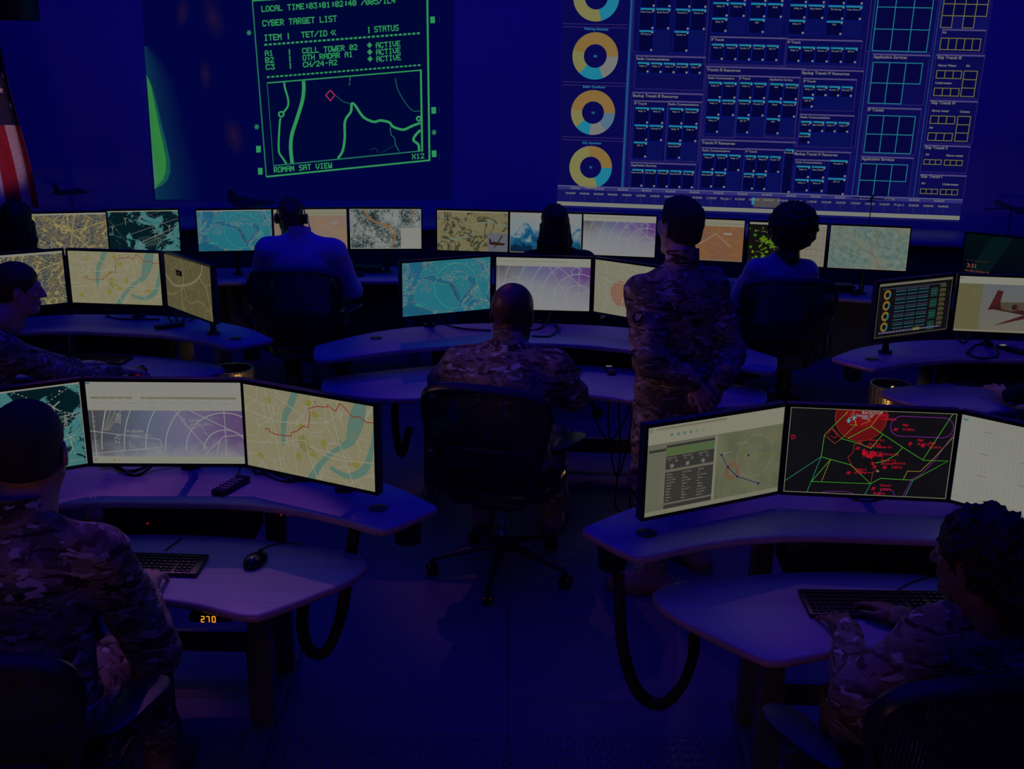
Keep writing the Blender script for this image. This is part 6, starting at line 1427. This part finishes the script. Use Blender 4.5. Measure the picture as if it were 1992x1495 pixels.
# docks and boxes on the long desks
def box_item(name, label, cat, px, py, z, d, mat, rz=0, parts=None, Y=None):
    p = atz(px, py, z) if Y is None else at(px, py, Y); root = empty(name, (p[0], p[1], z), rz); tag(root, label, cat)
    m = MB(); m.box((0, 0, d[2]/2), d, .005); m.build('case', M[mat], root); m = MB(); m.box((0, -d[1]/2-.001, d[2]*.6), (d[0]*.7, .003, d[2]*.2), .001); m.build('front_panel', M['blackgloss'], root)
    return root
M['greenbox'] = pbr('dark_green_box', (.04, .09, .08), .5, nscale=8)
box_item('docking_station', 'black docking box with blue light on the back desk right of the headset man', 'dock', 712, 528, .80, (.24, .12, .045), 'black')
box_item('small_box', 'dark green box beside the docking box on the back desk', 'box', 675, 530, .80, (.10, .10, .06), 'greenbox')
box_item('docking_station', 'black docking box on the back desk right of the round curly hair', 'dock', 1628, 566, .80, (.22, .12, .05), 'black')
M['paper'] = pbr('printed_paper', (.30, .34, .36), .7, nscale=60)
p = atz(1430, 556, .80); m = MB(); m.box((0, 0, .004), (.22, .28, .008), .001); o = m.build('paper_pad', M['paper']); o.location = (p[0]+.02, p[1], .80); tag(o, 'flat pad of papers on the back desk left of the curly-haired woman', 'paper')
# perforated warm-lit equipment bins standing on the floor
def bin_mat():
    m, n, out = nt('perforated_brass_metal'); b = n.nodes.new('ShaderNodeBsdfPrincipled'); n.links.new(b.outputs[0], out.inputs[0])
    v = voro(n, coords(n, (1, 1, 1)), 75, 'F1', .0); c = ramp(n, v.outputs['Distance'], [(0, (.012, .01, .008)), (.34, (.012, .01, .008)), (.42, (.55, .42, .2))]); n.links.new(c, b.inputs['Base Color'])
    b.inputs['Metallic'].default_value = .7; b.inputs['Roughness'].default_value = .35; return m
M['perf'] = bin_mat()
def cage(label, x, y, rz, top):
    root = empty('perforated_cabinet', (x, y, 0), rz); tag(root, label, 'cabinet', 'perforated cabinets')
    m = MB(); m.lathe([(.115, .02), (.12, .03), (.12, top-.01), (.115, top), (.105, top), (.105, .04)], (0, 0, 0), 48); m.build('perforated_wall', M['perf'], root)
    m = MB(); m.lathe([(.15, 0), (.16, .005), (.16, .025), (.1, .03)], (0, 0, 0), 32); m.build('base', M['graphite'], root)
    m = MB(); m.lathe([(.003, 0), (.009, .006), (.009, .014), (.003, .02)], (-.03, -.11, top), 10); m.build('glint_bead', M['warmglint'], root)  # emissive bead standing in for a tiny warm glint at the rim
M['warmglint'] = emis('warm_glint', col=em((210, 180, 110)))  # glint put in as emission, not a bulb
cage('perforated metal cylinder glowing warm beside the tip of the mid left desk', *at(452, 700, 6.05)[:2], 0, .62); cage('perforated metal cylinder glowing warm under the mid right desk', *at(1732, 760, 5.98)[:2], 0, .60)
# arm rest of the far left guest chair is covered by people; flag at left
def flag():
    root = empty('flag', (-4.2, 8.35, 0)); tag(root, 'hanging flag with white stars and red and white stripes at the left edge', 'flag')
    TLx = -.95
    def surf(s, t):      # s: 0 at the pole side, 1 at free edge; t: 0 top .. 1 bottom
        z = 3.35-t*2.15; xr = .22+(2.57-z)*.115+.21+.012*math.sin(t*9); x = TLx*.45+(xr-TLx*.45)*s
        return np.array((x, -.05*math.sin(s*24+t*2.5)*(.4+.6*t)-.03*math.sin(s*9-t*4), z))
    m = MB(); nu, nv = 78, 46
    m.grid(nu, nv, surf, .004); ob = m.build('flag_cloth', [M['flagblue'], M['flagred'], M['flagwhite']], root)
    k = nu*nv
    for i, p in enumerate(ob.data.polygons):
        c = p.center; t = min(1, max(0, (3.35-c.z)/2.15)); xr = .22+(2.57-c.z)*.115+.21+.012*math.sin(t*9); s = (c.x-TLx*.45)/(xr-TLx*.45)
        q = 1-s
        if t < .71: p.material_index = 0
        else: p.material_index = 1 if int(q*13) % 2 == 0 else 2
    m = MB(); r = 0
    for j in range(13):
        for i in range(9):
            t = .05+j*.05; s = .10+i*.105+(.05 if j % 2 else 0)
            if s > .97: continue
            c = surf(s, t); ds = surf(s+.01, t)-c; dt = surf(s, t-.01)-c; ds /= np.linalg.norm(ds); dt /= np.linalg.norm(dt); n_ = np.cross(ds, dt); n_ /= np.linalg.norm(n_)
            if n_[1] > 0: n_ = -n_
            P = []
            for a in range(10): rr = .030 if a % 2 == 0 else .012; an = PI/2+a*PI/5; P.append(c+n_*.006+ds*rr*math.cos(an)*.8+dt*rr*math.sin(an))
            m.add(P+[c+n_*.007], [(a, (a+1) % 10, 10) for a in range(10)])
    m.build('star', M['flagwhite'], root)['kind'] = 'stuff'
    m = MB(); m.tube([(TLx*.45, .03, .03), (TLx*.45, .03, 3.5)], .018, 12); m.lathe([(.0, 0), (.03, .03), (.0, .07)], (TLx*.45, .03, 3.5), 12); m.build('flagpole', M['edge'], root)
    m = MB(); m.lathe([(.17, 0), (.18, .02), (.05, .06), (.03, .10)], (TLx*.45, .03, 0), 24); m.build('pole_stand', M['edge'], root)
M['flagblue'] = pbr('flag_blue', (.018, .018, .07), .8, nscale=30, bump=.3); M['flagred'] = pbr('flag_red', (.42, .015, .02), .75, nscale=30, bump=.3); M['flagwhite'] = pbr('flag_white', (.62, .58, .56), .75, nscale=30, bump=.3)
flag()
# ------------------------------------------------------------------ model aircraft on the ledge
def jet(label, loc, rz, s, kind, roll=0, pitch=0, h=.12):
    root = empty('model_aircraft', loc, rz); tag(root, label, 'model aircraft', 'model aircraft on the ledge')
    m = MB(); m.box((0, 0, .012), (.10*s, .07*s, .024), .004); m.cyl((0, 0, .02), .004, h, 8); m.build('display_stand', M['black'], root)
    B = Matrix.Translation((0, 0, h+.03)) @ Matrix.Rotation(roll, 4, 'X') @ Matrix.Rotation(pitch, 4, 'Y')
    m = MB(); m.m = B
    if kind == 'jet': f = [(-.20, .012), (-.16, .022), (-.05, .028), (.05, .028), (.13, .022), (.19, .010), (.215, .002)]
    elif kind == 'drone': f = [(-.16, .010), (-.10, .016), (.0, .018), (.12, .020), (.17, .026), (.20, .016), (.215, .003)]
    else: f = [(-.17, .014), (-.05, .026), (.06, .026), (.18, .003)]
    m.tube([(x*s, 0, 0) for x, r in f], [r*s for x, r in f], 14); m.build('fuselage', M['olive'], root)
    def fin(nm, P, th=.004):
        m = MB(); m.m = B; n = len(P); v = [(p[0]*s, p[1]*s, p[2]*s+th/2) for p in P]+[(p[0]*s, p[1]*s, p[2]*s-th/2) for p in P] if max(p[2] for p in P)-min(p[2] for p in P) < .02 else [(p[0]*s, p[1]*s+th/2, p[2]*s) for p in P]+[(p[0]*s, p[1]*s-th/2, p[2]*s) for p in P]
        m.add(v, [tuple(range(n)), tuple(range(2*n-1, n-1, -1))]+[(i, n+i, n+(i+1) % n, (i+1) % n) for i in range(n)]); m.build(nm, M['olive'], root, smooth=False)
    for q in (-1, 1):
        if kind == 'jet': fin('wing', [(.06, q*.02, 0), (-.04, q*.16, 0), (-.09, q*.16, 0), (-.08, q*.02, 0)]); fin('tailplane', [(-.12, q*.02, 0), (-.18, q*.08, 0), (-.21, q*.08, 0), (-.19, q*.01, 0)])
        elif kind == 'drone': fin('wing', [(.03, q*.01, 0), (.01, q*.30, 0), (-.01, q*.30, 0), (-.03, q*.01, 0)]); fin('tailplane', [(-.11, q*.01, 0), (-.16, q*.08, .0), (-.18, q*.08, .0), (-.16, q*.01, 0)])
        else: fin('wing', [(.14, q*.01, 0), (-.10, q*.24, 0), (-.17, q*.24, 0), (-.13, q*.01, 0)])
    fin('tail_fin', [(-.10, 0, .01), (-.17, 0, .11), (-.20, 0, .11), (-.19, 0, .01)])
    if kind == 'jet': m = MB(); m.m = B; m.tube([(x*s, 0, z*s) for x, z in ((.14, .012), (.10, .028), (.06, .028), (.02, .02))], [.004*s, .014*s, .014*s, .004*s], 10); m.build('canopy', M['blackgloss'], root)
    if kind == 'drone': m = MB(); m.m = B; m.box((-.165*s, 0, 0), (.004, .006, .07*s), .001); m.build('propeller', M['blackgloss'], root)
def ledge_at(px, dy=.35): 
    d = ray(px, 440); x = d[0]/d[1]*9.5; y = wallY(x)-dy; return (x*(y/9.5), wallY(x)-dy, .945)
jet('small jet model on a stand left of the projection, nose to the right', ledge_at(146), .12, .75, 'jet', .1, -.05, .20)
jet('flat delta aircraft model on the ledge behind the headset man', ledge_at(498), .35, 1.15, 'delta', .12, 0, .11)
jet('small dark drone model in front of the dashboard time line', ledge_at(1690), 1.2, .55, 'drone', 0, -.1, .26)
jet('propeller drone model on the ledge at the far right', ledge_at(1962), 1.9, .95, 'drone', .0, -.15, .22)
# dark box hung at the upper left
p = at(-10, 8, 7.6); root = empty('hanging_speaker', (p[0], p[1], p[2])); tag(root, 'dark box with tiny green light in the upper left corner', 'speaker')
m = MB(); m.box((-.10, 0, .16), (.66, .30, .52), .01); m.build('cabinet', M['black'], root); m = MB(); m.box((0.04, -.152, -.03), (.012, .004, .012)); m.build('green_light', emis('green_led', col=em((20, 110, 50))), root)
m = MB(); m.box((-.10, .1, 1.1), (.05, .05, 1.4), .004); m.build('mounting_bar', M['black'], root)
# ================================================================== CAMERA
cd = bpy.data.cameras.new('camera'); cam = bpy.data.objects.new('camera', cd); C.objects.link(cam); bpy.context.scene.camera = cam
cd.sensor_width = 36; cd.sensor_fit = 'HORIZONTAL'; cd.lens = FPX/1992*36; cd.clip_start = .05; cd.clip_end = 100
cam.matrix_world = Matrix.Translation(tuple(CAM)) @ Matrix.Rotation(PI/2-TH, 4, 'X') @ Matrix.Rotation(ROLL, 4, 'Z')
# ================================================================== LIGHT
def area(name, loc, target, size, energy, col, sy=None):
    l = bpy.data.lights.new(name, 'AREA'); l.size = size; l.energy = energy; l.color = col
    if sy: l.shape = 'RECTANGLE'; l.size_y = sy
    o = bpy.data.objects.new(name, l); C.objects.link(o); o.location = loc; o.rotation_euler = (Vector(target)-Vector(loc)).to_track_quat('-Z', 'Y').to_euler(); return o
def spot(name, loc, target, ang, energy, col, r=.05, blend=.3):
    l = bpy.data.lights.new(name, 'SPOT'); l.spot_size = R_(ang); l.energy = energy; l.color = col; l.shadow_soft_size = r; l.spot_blend = blend
    o = bpy.data.objects.new(name, l); C.objects.link(o); o.location = loc; o.rotation_euler = (Vector(target)-Vector(loc)).to_track_quat('-Z', 'Y').to_euler(); return o
BLUE = (.004, .004, 1.)
area('blue_ceiling_panel', (0, 5.2, 4.7), (0, 5.2, 0), 7, 285, BLUE, 5)
area('blue_rear_panel', (0, .2, 4.7), (0, 3.5, .5), 5, 90, BLUE, 2)
area('blue_wall_washer', (0, 7.6, 4.7), (0, 10, 1.6), 11, 150, BLUE, .6)
PINK = (.60, .17, .55)
spot('stage_lamp', (-1.75, 5.35, 4.5), (-1.02, 3.06, .75), 16, 400, PINK, .03, .3)
spot('stage_lamp', (.75, 5.2, 4.5), (1.22, 3.05, .8), 18, 150, PINK, .03, .5)
spot('stage_lamp', (-.9, 7.9, 4.5), (.10, 5.65, .8), 27, 160, PINK, .03, .5)
spot('stage_lamp', (-2.3, 5.5, 4.5), (-1.62, 3.72, .9), 13, 240, PINK, .03, .5)
spot('stage_lamp', (3.2, 7.6, 4.5), (2.3, 5.5, .8), 26, 60, PINK, .03, .5)
spot('stage_lamp', (-3.6, 4.2, 2.6), (.4, 4.75, 1.15), 17, 230, (.85, .38, .42), .05, .6)
area('warm_rear_fill', (-1.6, -1.2, 1.5), (.2, 5, 1.0), 1.2, 20, (1., .38, .42))  # added fill that lifts people and upright faces, no fixture in the room
spot('warm_floor_lamp', (-1.15, 5.45, .62), (-1.6, 6.1, .45), 50, 16, (1, .68, .25), .03)
spot('warm_floor_lamp', (1.72, 5.2, .55), (2.05, 5.95, .40), 50, 16, (1, .68, .25), .03)
spot('warm_floor_lamp', (.95, 6.2, .25), (.5, 5.1, .3), 40, 8, (1, .62, .2), .03)
spot('flag_lamp', (-2.3, 6.4, 2.7), (-3.98, 8.35, 1.75), 19, 260, (1., .5, .5))
w = bpy.data.worlds.new('world'); bpy.context.scene.world = w; w.use_nodes = True
w.node_tree.nodes['Background'].inputs[0].default_value = (.02, .02, .35, 1); w.node_tree.nodes['Background'].inputs[1].default_value = .08
vs = bpy.context.scene.view_settings; vs.view_transform = 'Standard'; vs.look = 'None'; vs.exposure = EXPO; vs.gamma = 1; vs.use_curve_mapping = False
